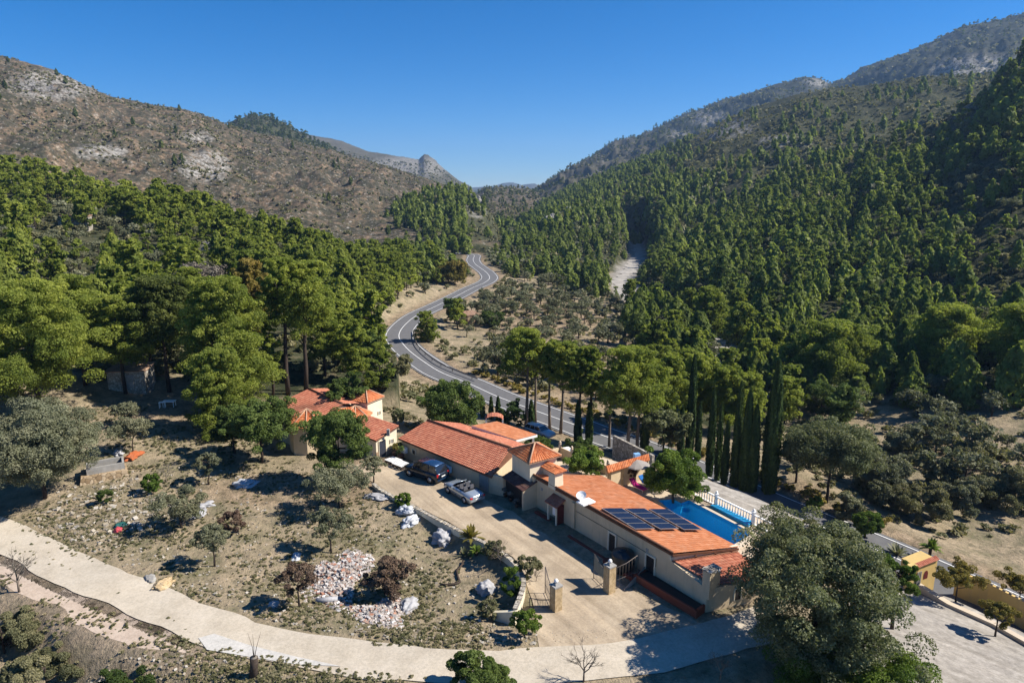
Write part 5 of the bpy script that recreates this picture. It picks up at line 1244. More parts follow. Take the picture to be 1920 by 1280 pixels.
CYP = [(1292,848,178,19,'second tallest cypress at the left end of the row'),(1275,852,88,15,'short cypress hidden left of the second tallest one'),(1307,864,107,13,'thin dark cypress right of the second tallest one'),(1329,893,159,17,'fourth cypress from the left of the row'),(1344,901,144,14,'slim cypress beside the fourth one'),(1357,908,118,16,'shortest cypress in the middle of the row'),
       (1376,913,193,20,'tall cypress left of the joined pair'),(1393,920,186,24,'left one of the joined pair of cypresses'),(1407,922,160,26,'right one of the joined pair of cypresses'),(1440,924,242,35,'tallest and thickest cypress at the right end of the row'),(1208,848,76,18,'dark stubby cypress beside the road left of the row')]
for q in CYP: T('cypress', *q[:4], q[4], group='cypress row beyond the pool')
for q in [(921,786,40,10,'small cypress behind the barbecue hood'),(934,788,42,12,'small cypress right behind the barbecue hood'),(996,797,44,14,'small cypress behind the tall roadside pine'),(905,783,30,10,'smallest hedge cypress left of the barbecue hood')]: T('cypress', *q[:4], q[4])
T('bush', 955, 800, 48, 52, 'dark clipped hedge behind the orange pavilion', mat='cypress', base=0, cat='hedge', name='hedge')
T('bush', 975, 806, 44, 30, 'dark hedge beside the tall roadside pine', mat='cypress', base=0, cat='hedge', name='hedge')
T('bush', 1000, 838, 14, 70, 'low green hedge between the pavilion and the estate car', mat='broad', base=0, cat='hedge', name='hedge')
T('bush', 1075, 846, 24, 60, 'low green hedge at the garden end near the ivy-covered pines', mat='broad', base=0, cat='hedge', name='hedge')
T('oak', 852, 606, 48, 42, 'dark round tree left of the square stone hut', mat='broad', base=.1)
T('pine', 800, 640, 52, 50, 'bright round bush tree inside the road bend', base=.0)
T('broad', 922, 612, 26, 46, 'green bush right of the square stone hut', mat='broad', base=0)
T('broad', 853, 535, 46, 48, 'orange and yellow autumn tree beside the far road', mat='yellow', base=.05)
T('cypress', 1092, 552, 52, 12, 'lone dark cypress pair beyond the olive grove, taller one'); T('cypress', 1104, 552, 36, 9, 'lone dark cypress pair beyond the olive grove, shorter one')
for q in [(1325,640,120,'pine leaning over the riverbed'),(1385,660,110,'bright pine on the right bank of the riverbed'),(1260,650,80,'dark pine on the left bank of the riverbed'),(1300,690,90,'pine in front of the riverbed bend'),(1360,745,110,'pine between riverbed and cypress row'),(1420,720,100,'pine right of the lower riverbed'),(1290,600,70,'pine on the inner bend of the riverbed'),(1380,610,80,'pine on the far bank of the riverbed'),(1180,575,60,'pine beside the pale riverbed gravel')]:
    T('pine', q[0], q[1], q[2]*.8, q[2]*.62, q[3], base=.1)
T('pine', 1555, 735, 122, 150, 'wide umbrella pine on the slope right of the tallest cypress', base=.3, style='umbrella', z=-9)
T('pine', 1770, 700, 118, 130, 'large umbrella pine on the lower right slope', base=.25, style='umbrella')
T('pine', 1905, 720, 140, 130, 'large umbrella pine at the right edge', base=.25, style='umbrella')
T('broad', 1560, 800, 80, 90, 'dark green round tree above the right-hand olive field', mat='broad', base=0)
# bare trees
def bare_tree(px, py, hpx, wpx, label, mat='greytwig', z=None):
    p = spot(px, py, z); h, r, dep = dims(p, hpx, wpx); rng = np.random.default_rng(int(px)); mb = MB()
    def br(a, d, L, w_, lv):
        b = a+d*L; mid = (a+b)/2+Vector(rng.normal(size=3)*L*.05); mb.tube([a, mid, b], [w_, w_*.8, w_*.6], 4, 0, .5, False, False)
        if lv <= 0: return
        for k in range(3 if lv > 1 else 4):
            nd = (d+Vector(rng.normal(size=3))*.55); nd.z = abs(nd.z)*.8+.15; nd.normalize(); br(a.lerp(b, rng.uniform(.5, 1)), nd, L*rng.uniform(.55, .8), w_*.6, lv-1)
    e = empty('bare_tree', p, 0, label, 'tree'); m2 = mb
    mb.tube([(0, 0, -.2), (.03, 0, h*.3)], [h*.022, h*.018], 6, 0); t = mb.obj('trunk', M['barkpale'], e); mb = MB()
    for k in range(5):
        a = 2*math.pi*k/5+rng.normal()*.3; d = Vector((math.cos(a)*.75*r/h*1.6, math.sin(a)*.75*r/h*1.6, .9)).normalized(); br(Vector((.03, 0, h*rng.uniform(.18, .32))), d, h*.3, h*.012, 3)
    mb.obj('branches', M[mat], e)
bare_tree(1094, 1278, 88, 92, 'bare grey tree at the bottom edge on the pale track')
bare_tree(36, 1110, 92, 90, 'bare pale tree beside the gravel branch at lower left')
bare_tree(938, 1060, 52, 60, 'bare forked tree beside the curved garden wall', 'barkpale')
bare_tree(1005, 470+620, 30, 30, 'small bare shrub near the left gate pillar')
bare_tree(1350, 1272, 66, 56, 'dry bare shrub in the shade at the foot of the huge oak')
bare_tree(312, 905, 40, 40, 'small bare sapling in the dry field')
# palms
def palm(px, py, hpx, rpx, label, mat, n=26, z=None, trunk=.1, droop=.5, wid=.5, name='palm'):
    p = spot(px, py, z); h, _, dep = dims(p, hpx, 10); r = rpx*dep/F; rng = np.random.default_rng(int(px)); mb = MB()
    for k in range(n):
        a = rng.uniform(0, 6.28); el = rng.uniform(.25, 1.35); L = r*rng.uniform(.75, 1.1); P = []
        for j in range(5):
            t = j/4; rr = L*t*math.cos(el); zz_ = h*trunk+L*t*math.sin(el)-droop*L*t*t*math.cos(el); P.append(Vector((rr*math.cos(a), rr*math.sin(a), zz_)))
        side = Vector((-math.sin(a), math.cos(a), 0))
        for j in range(4):
            w0, w1 = wid*.22*r*math.sin(math.pi*(.15+.8*j/4)), wid*.22*r*math.sin(math.pi*(.15+.8*(j+1)/4))
            mb.add([tuple(P[j]-side*w0), tuple(P[j]), tuple(P[j+1]), tuple(P[j+1]-side*w1)], [(0, 1, 2, 3)], 0, rng.uniform(.2, .9)); mb.add([tuple(P[j]), tuple(P[j]+side*w0), tuple(P[j+1]+side*w1), tuple(P[j+1])], [(0, 1, 2, 3)], 0, rng.uniform(.2, .9))
    e = empty(name, p, 0, label, 'plant'); mb.obj('fronds', M[mat], e)
    if trunk > .05: t = MB(); t.tube([(0, 0, -.2), (0, 0, h*trunk+.05)], .14, 8); t.obj('trunk', M['bark'], e)
palm(884, 1018, 30, 30, 'yellowish young palm on the driveway wall', 'yellow', 40, trunk=.3)
palm(893, 1040, 26, 20, 'green spiky plant at the foot of the yellowish palm', 'bright', 34, trunk=.2)
palm(870, 1042, 20, 18, 'blue-grey agave in front of the yellowish palm', 'olive', 30, trunk=.0, droop=.15, name='agave')
palm(1742, 1048, 44, 26, 'bright green yucca behind the gatehouse', 'bright', 60, trunk=.45)
palm(1682, 1040, 30, 26, 'grey-green agave between the huge oak and the road', 'olive', 26, trunk=.0, droop=.1, name='agave')
palm(285, 920, 30, 18, 'spiky green plant beside the stone walled pit', 'bright', 30, trunk=.1)
# ================================================================ cars
M['tyre'] = solid('tyre rubber', (.015, .015, .016), .9, .2, .1)
M['rim'] = solid('alloy rim', (.50, .50, .50), .35, .6, .05, metal=.7)
M['glass'] = solid('tinted glass', (.012, .015, .02), .06, .9, .05)
M['redlamp'] = solid('red lamp', (.45, .012, .012), .25, .6, .1)
M['headlamp'] = solid('clear lamp', (.75, .78, .8), .15, .8, .05)
M['plate'] = solid('number plate', (.75, .75, .72), .5, .3, .02)
def paint(name, c, r=.22, met=.5):
    m, nt, b = newmat(name, r, .6); b.inputs['Base Color'].default_value = (*c, 1); b.inputs['Metallic'].default_value = met; b.inputs['Coat Weight'].default_value = .6; b.inputs['Coat Roughness'].default_value = .08; return m
def loft(mb, sts, mi=0, smooth=True):
    """sts: x, hw_low, hw_mid, hw_top, z_low, z_mid, z_top"""
    V = []
    for x, a, b, c, z0, z1, z2 in sts: V += [(x, -a, z0), (x, -b, z1), (x, -c, z2), (x, -c*.5, z2+.015), (x, c*.5, z2+.015), (x, c, z2), (x, b, z1), (x, a, z0)]
    n = 8; Fs = [(i*n+k, i*n+(k+1) % n, (i+1)*n+(k+1) % n, (i+1)*n+k)[::-1] for i in range(len(sts)-1) for k in range(n)]
    Fs += [tuple(range(n)), tuple(range((len(sts)-1)*n, len(sts)*n))[::-1]]; mb.add(V, Fs, mi, .5, smooth)
def car(name, label, loc, head, L, Wd, Hh, body_m, cab, wb, wr, hood, open_top=False, roofm=None):
    """cab: (x_screen_base, x_screen_top, x_rear_top, x_rear_base) as fractions of L from the nose (+x is the nose)"""
    e = empty(name, loc, math.atan2(head[1], head[0]), label, 'car'); h = Wd/2; X = lambda f: L/2-f*L; gc = .24; belt = hood+.10
    mb = MB(); sts = [(X(0), h*.72, h*.80, h*.74, gc+.12, gc+.32, hood-.22), (X(.025), h*.88, h*.93, h*.84, gc, gc+.30, hood-.10), (X(.10), h*.94, h, h*.88, gc, hood-.28, hood-.02), (X(cab[0]), h*.95, h, h*.90, gc, belt-.28, belt),
        (X(.55), h*.95, h, h*.90, gc, belt-.28, belt), (X(cab[3]-.03), h*.95, h, h*.90, gc, belt-.26, belt), (X(.965), h*.90, h*.95, h*.86, gc, belt-.30, belt-.03 if open_top or cab[3] < .95 else belt), (X(1.0), h*.78, h*.86, h*.78, gc+.14, gc+.36, belt-.16)]
    if not open_top: loft(mb, sts)
    else: loft(mb, sts)
    bo = mb.obj('body', body_m, e)
    for sx, f in ((1, (L-wb)/2/L*.92), (-1, None)):
        xx = wb/2*sx+L*.01
        for sy in (-1, 1):
            ar = MB(); ar.tube([(xx, sy*(h-.26), wr*.98), (xx, sy*(h+.004), wr*.98)], wr*1.16, 16); ar.obj('wheel_arch', M['dark'], bo)
            w_ = MB(); w_.tube([(xx, sy*(h-.22), wr), (xx, sy*(h+.015), wr)], wr, 18); t = w_.obj('wheel', M['tyre'], e)
            r_ = MB(); r_.tube([(xx, sy*(h-.05), wr), (xx, sy*(h+.03), wr)], wr*.66, 14)
            r_.obj('rim', M['rim'], t)
    for sy in (-1, 1):
        q = MB(); q.box((X(.03), sy*h*.66, hood-.20), (.16, h*.36, .16)); q.obj('headlight', M['headlamp'], e)
        q = MB(); q.box((X(.985), sy*h*.78, belt-.20), (.14, h*.26, .26 if not open_top else .16)); q.obj('tail_light', M['redlamp'], e)
        q = MB(); q.box((X(cab[0]+.07), sy*(h+.08), belt+.06), (.12, .2, .14)); q.obj('mirror', body_m, e)
    q = MB(); q.box((X(1.0)-.0, 0, belt-.36), (.03, .5, .12)); q.obj('number_plate', M['plate'], e)
    q = MB(); q.box((X(.985), 0, gc+.24), (.16, Wd*.86, .16)); q.box((X(.015), 0, gc+.22), (.14, Wd*.84, .16)); q.obj('bumper', roofm or body_m, e)
    if not open_top:
        g = MB(); z0, z1 = belt, Hh; a, b = h*.885, h*.72; xs = [X(c) for c in cab]
        V = [(xs[0], -a, z0), (xs[0], a, z0), (xs[3], a, z0), (xs[3], -a, z0), (xs[1], -b, z1-.05), (xs[1], b, z1-.05), (xs[2], b, z1-.05), (xs[2], -b, z1-.05)]
        g.add(V, [(0, 4, 5, 1)[::-1], (1, 5, 6, 2)[::-1], (2, 6, 7, 3)[::-1], (3, 7, 4, 0)[::-1], (4, 5, 6, 7)]); g.obj('windows', M['glass'], e)
        r = MB(); loft(r, [(xs[1]+.06, b*.95, b, b*.85, z1-.07, z1-.045, z1-.02), ((xs[1]+xs[2])/2, b, b*1.03, b*.9, z1-.07, z1-.035, z1+.02), (xs[2]-.06, b*.95, b, b*.85, z1-.07, z1-.045, z1-.02)]); r.obj('roof', roofm or body_m, e)
        for sy in (-1, 1):
            for f0, f1 in ((0, 1), (3, 2)):
                p = MB(); p.tube([(xs[f0], sy*a, z0), (xs[f1], sy*b, z1-.04)], .045, 5); p.obj('pillar', body_m, e)
            for fr in (.36, .66):
                xa = xs[0]+(xs[3]-xs[0])*fr; xb = xs[1]+(xs[2]-xs[1])*(fr*1.1-.05); p = MB(); p.tube([(xa, sy*(a+.01), z0), (xb, sy*(b+.01), z1-.05)], .04, 5); p.obj('pillar', body_m, e)
    else:
        x0, x1 = X(cab[0]), X(cab[3]); c = MB(); c.box(((x0+x1)/2-.05, 0, belt+.012), (abs(x0-x1)-.05, Wd*.74, .05)); c.obj('cockpit', M['tyre'], e)
        for sx in (.35, .72):
            for sy in (-1, 1): s_ = MB(); xx = x0+(x1-x0)*sx; s_.box((xx, sy*h*.4, belt+.10), (.42, .46, .12)); s_.box((xx-.25, sy*h*.4, belt+.22), (.12, .44, .36), taper=.8); s_.obj('seat', M['greyseat'], e)
        ws = MB(); xs = X(cab[0]-.01); xt = X(cab[1]); a, b = h*.82, h*.66
        ws.add([(xs, -a, belt), (xs, a, belt), (xt, b, belt+.40), (xt, -b, belt+.40)], [(0, 1, 2, 3)]); wo_ = ws.obj('windscreen', M['glass'], e)
        fr = MB(); fr.tube([(xs, -a, belt), (xt, -b, belt+.41), (xt, b, belt+.41), (xs, a, belt)], .035, 5, cap=True); fr.obj('frame', body_m, wo_)
    return e
M['greyseat'] = solid('grey leather', (.10, .10, .11), .6, .3, .1)
car('parked_suv', 'dark blue off-road car with beige lower body parked by the long house', (-8.55, 63.35, .04), (-.80, .60), 4.7, 1.88, 1.82, paint('dark navy paint', (.012, .02, .035)), (.27, .40, .90, .975), 2.82, .37, 1.02, roofm=paint('blue roof paint', (.02, .06, .14)))
car('parked_convertible', 'silver open-top convertible parked behind the dark off-road car', (-4.5, 59.05, .04), (-.62, .78), 4.55, 1.76, 1.4, paint('silver blue paint', (.38, .43, .48)), (.33, .42, .66, .74), 2.7, .32, .84, open_top=True)
p = W(1012, 808, -4.9); p.z = hz(p.x, p.y)
d_ = (W(1036, 813, -4.9)-W(988, 799, -4.9)); d_.normalize()
car('estate_car', 'silver blue estate car parked under the roadside pines', (p.x, p.y, p.z+.02), (d_.x, d_.y), 4.5, 1.76, 1.5, paint('silver paint', (.55, .60, .66), .3, .2), (.30, .42, .90, .985), 2.7, .32, .88)
# ================================================================ solar panels, dish, tank
M['panel'] = solid('dark blue panel', (.012, .016, .034), .22, .5, .15, 1); M['frame'] = solid('pale metal frame', (.50, .48, .45), .45, .5, .05, metal=.3)
for n_a, (q, z, lab) in enumerate((([(1128,951.5),(1165.6,951.3),(1228,990),(1191.5,990.8)], 3.18, 'left row of four solar panels on the orange roof, nearest the shaded wall'),
        ([(1171.6,952.2),(1208.6,952),(1273,990),(1238.6,990.8)], 3.12, 'middle row of four solar panels on the orange roof'), ([(1216.5,953),(1251.5,953),(1317,992),(1283,991.8)], 3.02, 'right row of four solar panels on the orange roof, nearest the pool'))):
    e = empty('solar_panel_row', (0, 0, 0), 0, lab, 'solar panels', 'solar panels on the orange roof'); P4 = [W(*v, z-(.06 if i in (1, 2) else 0)) for i, v in enumerate(q)]
    for k in range(4):
        f0, f1 = k/4+.008, (k+1)/4-.008; a, b = P4[0].lerp(P4[3], f0), P4[1].lerp(P4[2], f0); c, d = P4[1].lerp(P4[2], f1), P4[0].lerp(P4[3], f1)
        mb = MB(); slab(mb, [a, b, c, d], .06); fo = mb.obj('frame', M['frame'], e)
        m2 = MB(); cc = (a+b+c+d)/4; ins = [v.lerp(cc, .06)+Vector((0, 0, .004)) for v in (a, b, c, d)]; m2.add([tuple(v) for v in ins], [(0, 1, 2, 3)]); m2.obj('panel', M['panel'], fo)
    mb = MB()
    for k in range(9):
        v = P4[0].lerp(P4[3], k/8)
        mb.tube([v+Vector((.05, 0, -.05)), v+Vector((.05, 0, -.45))], .025, 4)
    mb.tube([P4[0]-Vector((0, 0, .1)), P4[3]-Vector((0, 0, .1))], .03, 4); mb.obj('rack', M['dark'], e)
def dish(px, py, z, r, label, d=(-.2, -.5, .85)):
    p = W(px, py, z); e = empty('satellite_dish', p, 0, label, 'satellite dish'); mb = MB(); nrm = Vector(d).normalized(); u = nrm.orthogonal().normalized(); v = nrm.cross(u); V = [tuple(Vector((0, 0, .5)))]
    for k in (1, 2):
        for j in range(16): a = j*math.pi/8; V.append(tuple(Vector((0, 0, .5))+(u*math.cos(a)+v*math.sin(a))*r*k/2+nrm*.12*(k/2)**2))
    Fs = [(0, 1+j, 1+(j+1) % 16) for j in range(16)]+[(1+j, 17+j, 17+(j+1) % 16, 1+(j+1) % 16) for j in range(16)]; mb.add(V, Fs); mb.obj('reflector', M['white'], e)
    mb = MB(); mb.tube([(0, 0, -.1), (0, 0, .5)], .04, 6); mb.obj('mast', M['grey'], e); mb = MB(); mb.box((.35, -.25, .10), (1.3, .9, .12), .6); mb.obj('base', M['white'], e)
dish(1090, 940, 3.05, .42, 'white satellite dish on the edge of the orange roof')
o_, u_, n_ = face_frame(FA, FB)
s = s_of(1163, 1062, .4); c = FA+u_*s+n_*.95; e = empty('water_tank', (c.x, c.y, .1), 0, 'round black water tank against the shaded wall', 'water tank')
mb = MB(); mb.lathe([(.82, 0), (.88, .1), (.88, 1.25), (.80, 1.42), (.35, 1.55), (.3, 1.6)], n=20); M['blackpl'] = solid('black plastic', (.012, .014, .016), .35, .5, .1); mb.obj('drum', M['blackpl'], e)
mb = MB(); mb.lathe([(.3, 1.6), (.3, 1.66), (.05, 1.68)], n=14); mb.obj('lid', M['blackpl'], e)
# ================================================================ gate
def pillar(px, py, hgt, label):
    p = W(px, py, 0); e = empty('gate_pillar', (p.x, p.y, -.1), rz, label, 'gate pillar', 'stone gate pillars'); mb = MB(); mb.box((0, 0, hgt/2), (.62, .62, hgt)); mb.obj('shaft', M['stone'] , e)
    mb = MB(); mb.box((0, 0, hgt+.05), (.68, .68, .10)); mb.box((0, 0, hgt+.16), (.40, .40, .14), taper=.7); mb.obj('cap', M['grey'], e)
    mb = MB(); mb.lathe([(.02, 0), (.10, .03), (.15, .12), (.15, .18), (.10, .27), (.02, .31)], (0, 0, hgt+.22), 12); mb.obj('ball', M['white'], e); return p
M['stone'] = track_mat('pale ochre stone', (.30, .22, .12), (.42, .32, .19), (.52, .42, .28), 3)
gp1 = pillar(1142, 1109, 2.15, 'taller stone gate pillar nearer the house wall'); gp2 = pillar(1042, 1142, 1.9, 'stone gate pillar nearer the curved garden wall')
def gate_leaf(p, q, h0, h1, label, sheet_=False, name='gate'):
    e = empty(name, (0, 0, 0), 0, label, 'gate'); p = Vector((p.x, p.y, 0)); q = Vector((q.x, q.y, 0)); L = (q-p).length; u = (q-p).normalized(); U = Vector((0, 0, 1)); mb = MB()
    mb.tube([p+U*.12, p+U*h0], .03, 4); mb.tube([q+U*.05, q+U*h1], .03, 4); mb.tube([p+U*.15, q+U*.15], .025, 4); mb.tube([p+U*.75, q+U*.75], .02, 4)
    mb.tube([p+U*h0, p+u*L*.5+U*((h0+h1)/2-.12), q+U*h1], .03, 4); mb.obj('frame', M['metal'], e); mb = MB()
    for k in range(1, 8): f = k/8; mb.tube([p+u*L*f+U*.15, p+u*L*f+U*(h0+(h1-h0)*f-.10*math.sin(f*math.pi))], .011, 3)
    mb.obj('bars', M['metal'], e)
    if sheet_: mb = MB(); mb.add([tuple(p+U*.8), tuple(q+U*.8), tuple(q+U*(h1-.05)), tuple(p+U*(h0-.05))], [(0, 1, 2, 3)]); mb.obj('mesh_panel', M['meshp'], e)
M['metal'] = solid('rusty grey metal', (.12, .10, .09), .6, .4, .2, 6); M['meshp'] = solid('green grey sheet', (.20, .22, .19), .7, .2, .1)
gate_leaf(gp1+Vector((-.3, .2, 0)), W(1113, 1085, 0), 1.55, 2.05, 'open metal gate leaf beside the taller pillar', True)
gate_leaf(gp2+Vector((-.3, .2, 0)), W(1022, 1112, 0), 1.6, 2.1, 'open barred gate leaf beside the shorter pillar')
p_ = W(1206, 1090, .2); gate_leaf(gp1+Vector((.3, .1, 0)), FA+u_*s_of(1190, 1085, .2)+n_*1.0, 1.75, 2.05, 'fixed railing between the taller pillar and the house wall', False, 'railing')
gate_leaf(gp2+Vector((-.35, 0, 0)), W(993, 1140, 0), .75, .8, 'low rail between the shorter pillar and the garden wall', False, 'railing')
# curved garden wall
GWP = [(700,912),(720,927),(770,952),(820,979),(862,1001),(910,1025),(936,1041),(961,1063),(977,1088),(982,1110),(976,1135),(966,1160)]
gw = resample([W(a, b, .0) for a, b in GWP], .5); mb = MB(); m2 = MB()
for i in range(len(gw)-1):
    a, b = gw[i], gw[i+1]; t = (b-a).normalized(); n2 = Vector((-t.y, t.x, 0))*.12; f = i/len(gw); hh = .30+.45*sstep(.55, .9, f)
    mb.prism([(v.x, v.y) for v in (a-n2, b-n2, b+n2, a+n2)], -1.2, float(hh)); c = (a+b)/2; m2.box((c.x, c.y, float(hh)+.03), (t.length*.42, .34, .07), math.atan2(t.y, t.x))
gwo = mb.obj('garden_wall', M['wallw'], label='curved cream garden wall between the driveway and dry field', cat='wall'); m2.obj('coping', M['stonegrey'], gwo)
a, b = W(926, 1152, -.2), W(968, 1166, -.1); t = (b-a).normalized(); n2 = Vector((-t.y, t.x, 0))*.14
mb = MB(); mb.prism([(v.x, v.y) for v in (a-n2, b-n2, b+n2, a+n2)], -1.4, [.05, .75, .75, .05]); mb.obj('end_wall', M['wallw'], label='short sloping end of the garden wall facing the pale track', cat='wall')
# ================================================================ balustrade
bl = empty('balustrade', (0, 0, 0), 0, 'white balustrade between the pool terrace and the gravel lane', 'balustrade'); BL = [W(1296, 925, -.8), W(1342, 949, -.8), W(1411.5, 984, -.8), W(1480, 1019, -.8)]
for i, p in enumerate(BL):
    mb = MB(); mb.box((p.x, p.y, -.25), (.26, .26, 1.35)); mb.box((p.x, p.y, .46), (.34, .34, .08)); mb.lathe([(.04, 0), (.12, .08), (.12, .16), (.04, .26)], (p.x, p.y, .5), 10); mb.obj('post', M['white'], bl)
for a, b in zip(BL, BL[1:]):
    t = (b-a).normalized(); mb = MB(); c = (a+b)/2; L = (b-a).length; ang = math.atan2(t.y, t.x)
    mb.box((c.x, c.y, .20), (L-.26, .20, .09), ang); mb.obj('handrail', M['white'], bl); mb = MB(); mb.box((c.x, c.y, -.70), (L-.26, .2, .10), ang); mb.obj('plinth', M['white'], bl)
    k = int(L/.30)
    for j in range(k):
        q = a.lerp(b, (j+.5)/k); m2 = MB(); m2.lathe([(.07, 0), (.05, .06), (.085, .28), (.05, .52), (.04, .66), (.07, .80)], (q.x, q.y, -.65), 7); m2.obj('baluster', M['white'], bl)
mb = MB(); P4 = [W(1336, 946, -.78), W(1345, 943, -.78), W(1416, 977, -.78), W(1406, 984, -.78)]
n_off = Vector((-.9, -.55, 0)); mb.prism([(p.x-.35, p.y-.45) for p in P4], -.86, -.55); mb.obj('blue_cover', M['pooltile'], label='long narrow blue cover strip between the pool and the balustrade', cat='pool cover')
# ================================================================ terrace furniture
M['grcloth'] = solid('grey parasol cloth', (.27, .25, .23), .9, .1, .1); M['magenta'] = solid('magenta cushion', (.42, .02, .16), .8, .1, .15); M['blue'] = solid('blue cushion', (.02, .12, .38), .8, .1, .15); M['skyblue'] = solid('light blue plastic', (.22, .42, .72), .5, .3, .1)
p = W(1192, 905, -.8); e = empty('parasol', (p.x, p.y, -.8), 0, 'grey parasol over the terrace behind the front wing', 'parasol'); mb = MB(); mb.lathe([(1.35, 1.95), (1.25, 2.05), (.6, 2.32), (.03, 2.5)], n=10, smooth=False); mb.obj('canopy', M['grcloth'], e); mb = MB(); mb.tube([(0, 0, 0), (0, 0, 2.4)], .03, 6); mb.obj('pole', M['white'], e)
def lounger(px, py, mat, label, ang=-.95):
    p = W(px, py, -.8); e = empty('sun_lounger', (p.x, p.y, -.78), ang, label, 'sun lounger', 'sun loungers by the parasol'); mb = MB(); mb.box((.25, 0, .36), (1.35, .62, .08)); mb.add([(-.42, -.31, .32), (-.42, .31, .32), (-1.0, .31, .80), (-1.0, -.31, .80), (-.42, -.31, .40), (-.42, .31, .40), (-.98, .31, .88), (-.98, -.31, .88)], [(0, 1, 2, 3), (7, 6, 5, 4), (0, 4, 5, 1), (2, 6, 7, 3), (0, 3, 7, 4), (1, 5, 6, 2)]); mb.obj('cushion', M[mat], e)
    fr = MB()
    for sy in (-1, 1): fr.tube([(-.95, sy*.34, .75), (-.4, sy*.34, .30), (.95, sy*.34, .30)], .02, 4)
    fr.obj('frame', M['white'], e)
    for a in (-.4, .85):
        for sy in (-1, 1): l_ = MB(); l_.tube([(a, sy*.32, .30), (a, sy*.32, 0)], .02, 4); l_.obj('leg', M['white'], e)
lounger(1197, 918, 'magenta', 'magenta sun lounger behind the orange roof'); lounger(1214, 912, 'blue', 'blue sun lounger beside the magenta one')
def table(px, py, z, label, mat='white', s=1.0, h=.72, rzt=.4):
    p = W(px, py, z); e = empty('garden_table', (p.x, p.y, z), rzt, label, 'table'); mb = MB(); mb.box((0, 0, h), (1.5*s, .9*s, .06)); mb.obj('table_top', M[mat], e)
    for a in (-1, 1):
        for b in (-1, 1): l_ = MB(); l_.box((a*.62*s, b*.36*s, h/2), (.07, .07, h)); l_.obj('leg', M[mat], e)
table(1058, 853, -1.0, 'white garden table on the terrace right of the tower'); table(1165, 893, -.8, 'white table in the shade beside the brown feathery plant', s=.8)
table(318, 762, hz(*W(318, 762, 1.3)[:2]), 'white table in the clearing left of the villa', rzt=.1); table(305, 764, hz(*W(303, 766, 1.3)[:2]), 'smaller white table in the clearing left of the villa', s=.5, rzt=.2)
p = W(1068, 862, -1); e = empty('garden_chair', (p.x, p.y, -.95), .6, 'light blue plastic chair beside the white garden table', 'chair'); mb = MB(); mb.box((0, 0, .42), (.5, .5, .06)); mb.obj('seat', M['skyblue'], e); mb = MB(); mb.box((0, .24, .72), (.5, .06, .6)); mb.obj('backrest', M['skyblue'], e)
for a in (-1, 1):
    for b in (-1, 1): l_ = MB(); l_.box((a*.22, b*.22, .2), (.05, .05, .42)); l_.obj('leg', M['skyblue'], e)
# tiled garden shelter behind the terrace
sh = empty('tiled_shelter', (0, 0, 0), 0, 'narrow tiled shelter roof on stone posts behind the parasol', 'shelter')
q = [W(1140, 886, 1.3), W(1218, 862, 1.3), W(1216, 850, 1.9), W(1136, 873, 1.9)]; rf = MB(); tile_roof(rf, *q, .3, .22, .05, .03, seed=77); slab(rf, q, .08); rf.obj('roof', M['tilev'], sh)
for f in (.05, .35, .65, .95): v = q[0].lerp(q[1], f); mb = MB(); mb.box((v.x, v.y+.25, .0), (.25, .25, 2.5)); mb.obj('post', M['stone'], sh)
mb = MB(); a, b = q[3]+Vector((0, -.1, 0)), q[2]+Vector((0, -.1, 0)); mb.prism([(a.x, a.y), (b.x, b.y), (b.x+.1, b.y+.2), (a.x+.1, a.y+.2)], -4, 1.6); mb.obj('back_wall', M['wall'], sh)
p = W(1193, 878, -.8); mb = MB(); mb.box((p.x, p.y, .05), (.7, .5, 1.7), .3, taper=.9); mb.obj('blue_locker', M['skyblue'], label='light blue locker under the tiled shelter', cat='locker')
wl_ = [(1030,846),(1050,838),(1095,858),(1140,874)]; mb = MB(); P = [W(a, b, .2) for a, b in wl_]
for a, b in zip(P, P[1:]): t = (b-a).normalized(); n2 = Vector((-t.y, t.x, 0))*.15; mb.prism([(v.x, v.y) for v in (a, b, b+n2, a+n2)], -6, .2)
o = mb.obj('terrace_wall', M['wall'], label='cream wall with small finials at the far edge of the terrace', cat='wall')
for f in P[1:]+[P[1].lerp(P[2], .5)]: m2 = MB(); m2.box((f.x, f.y, .35), (.3, .3, .5)); m2.lathe([(.06, 0), (.15, .1), (.12, .25), (.02, .36)], (f.x, f.y, .6), 8); m2.obj('finial', M['cream'], o)
mb = MB(); 
for a, b in ((W(1148, 848, -2), W(1222, 880, -1.2)),): t = (b-a).normalized(); n2 = Vector((-t.y, t.x, 0))*.3; mb.prism([(v.x, v.y) for v in (a, b, b+n2, a+n2)], -6, [.1, .4, .4, .1])
mb.obj('garden_parapet', M['stonegrey'], label='grey parapet between the tiled shelter and the road pines', cat='wall')
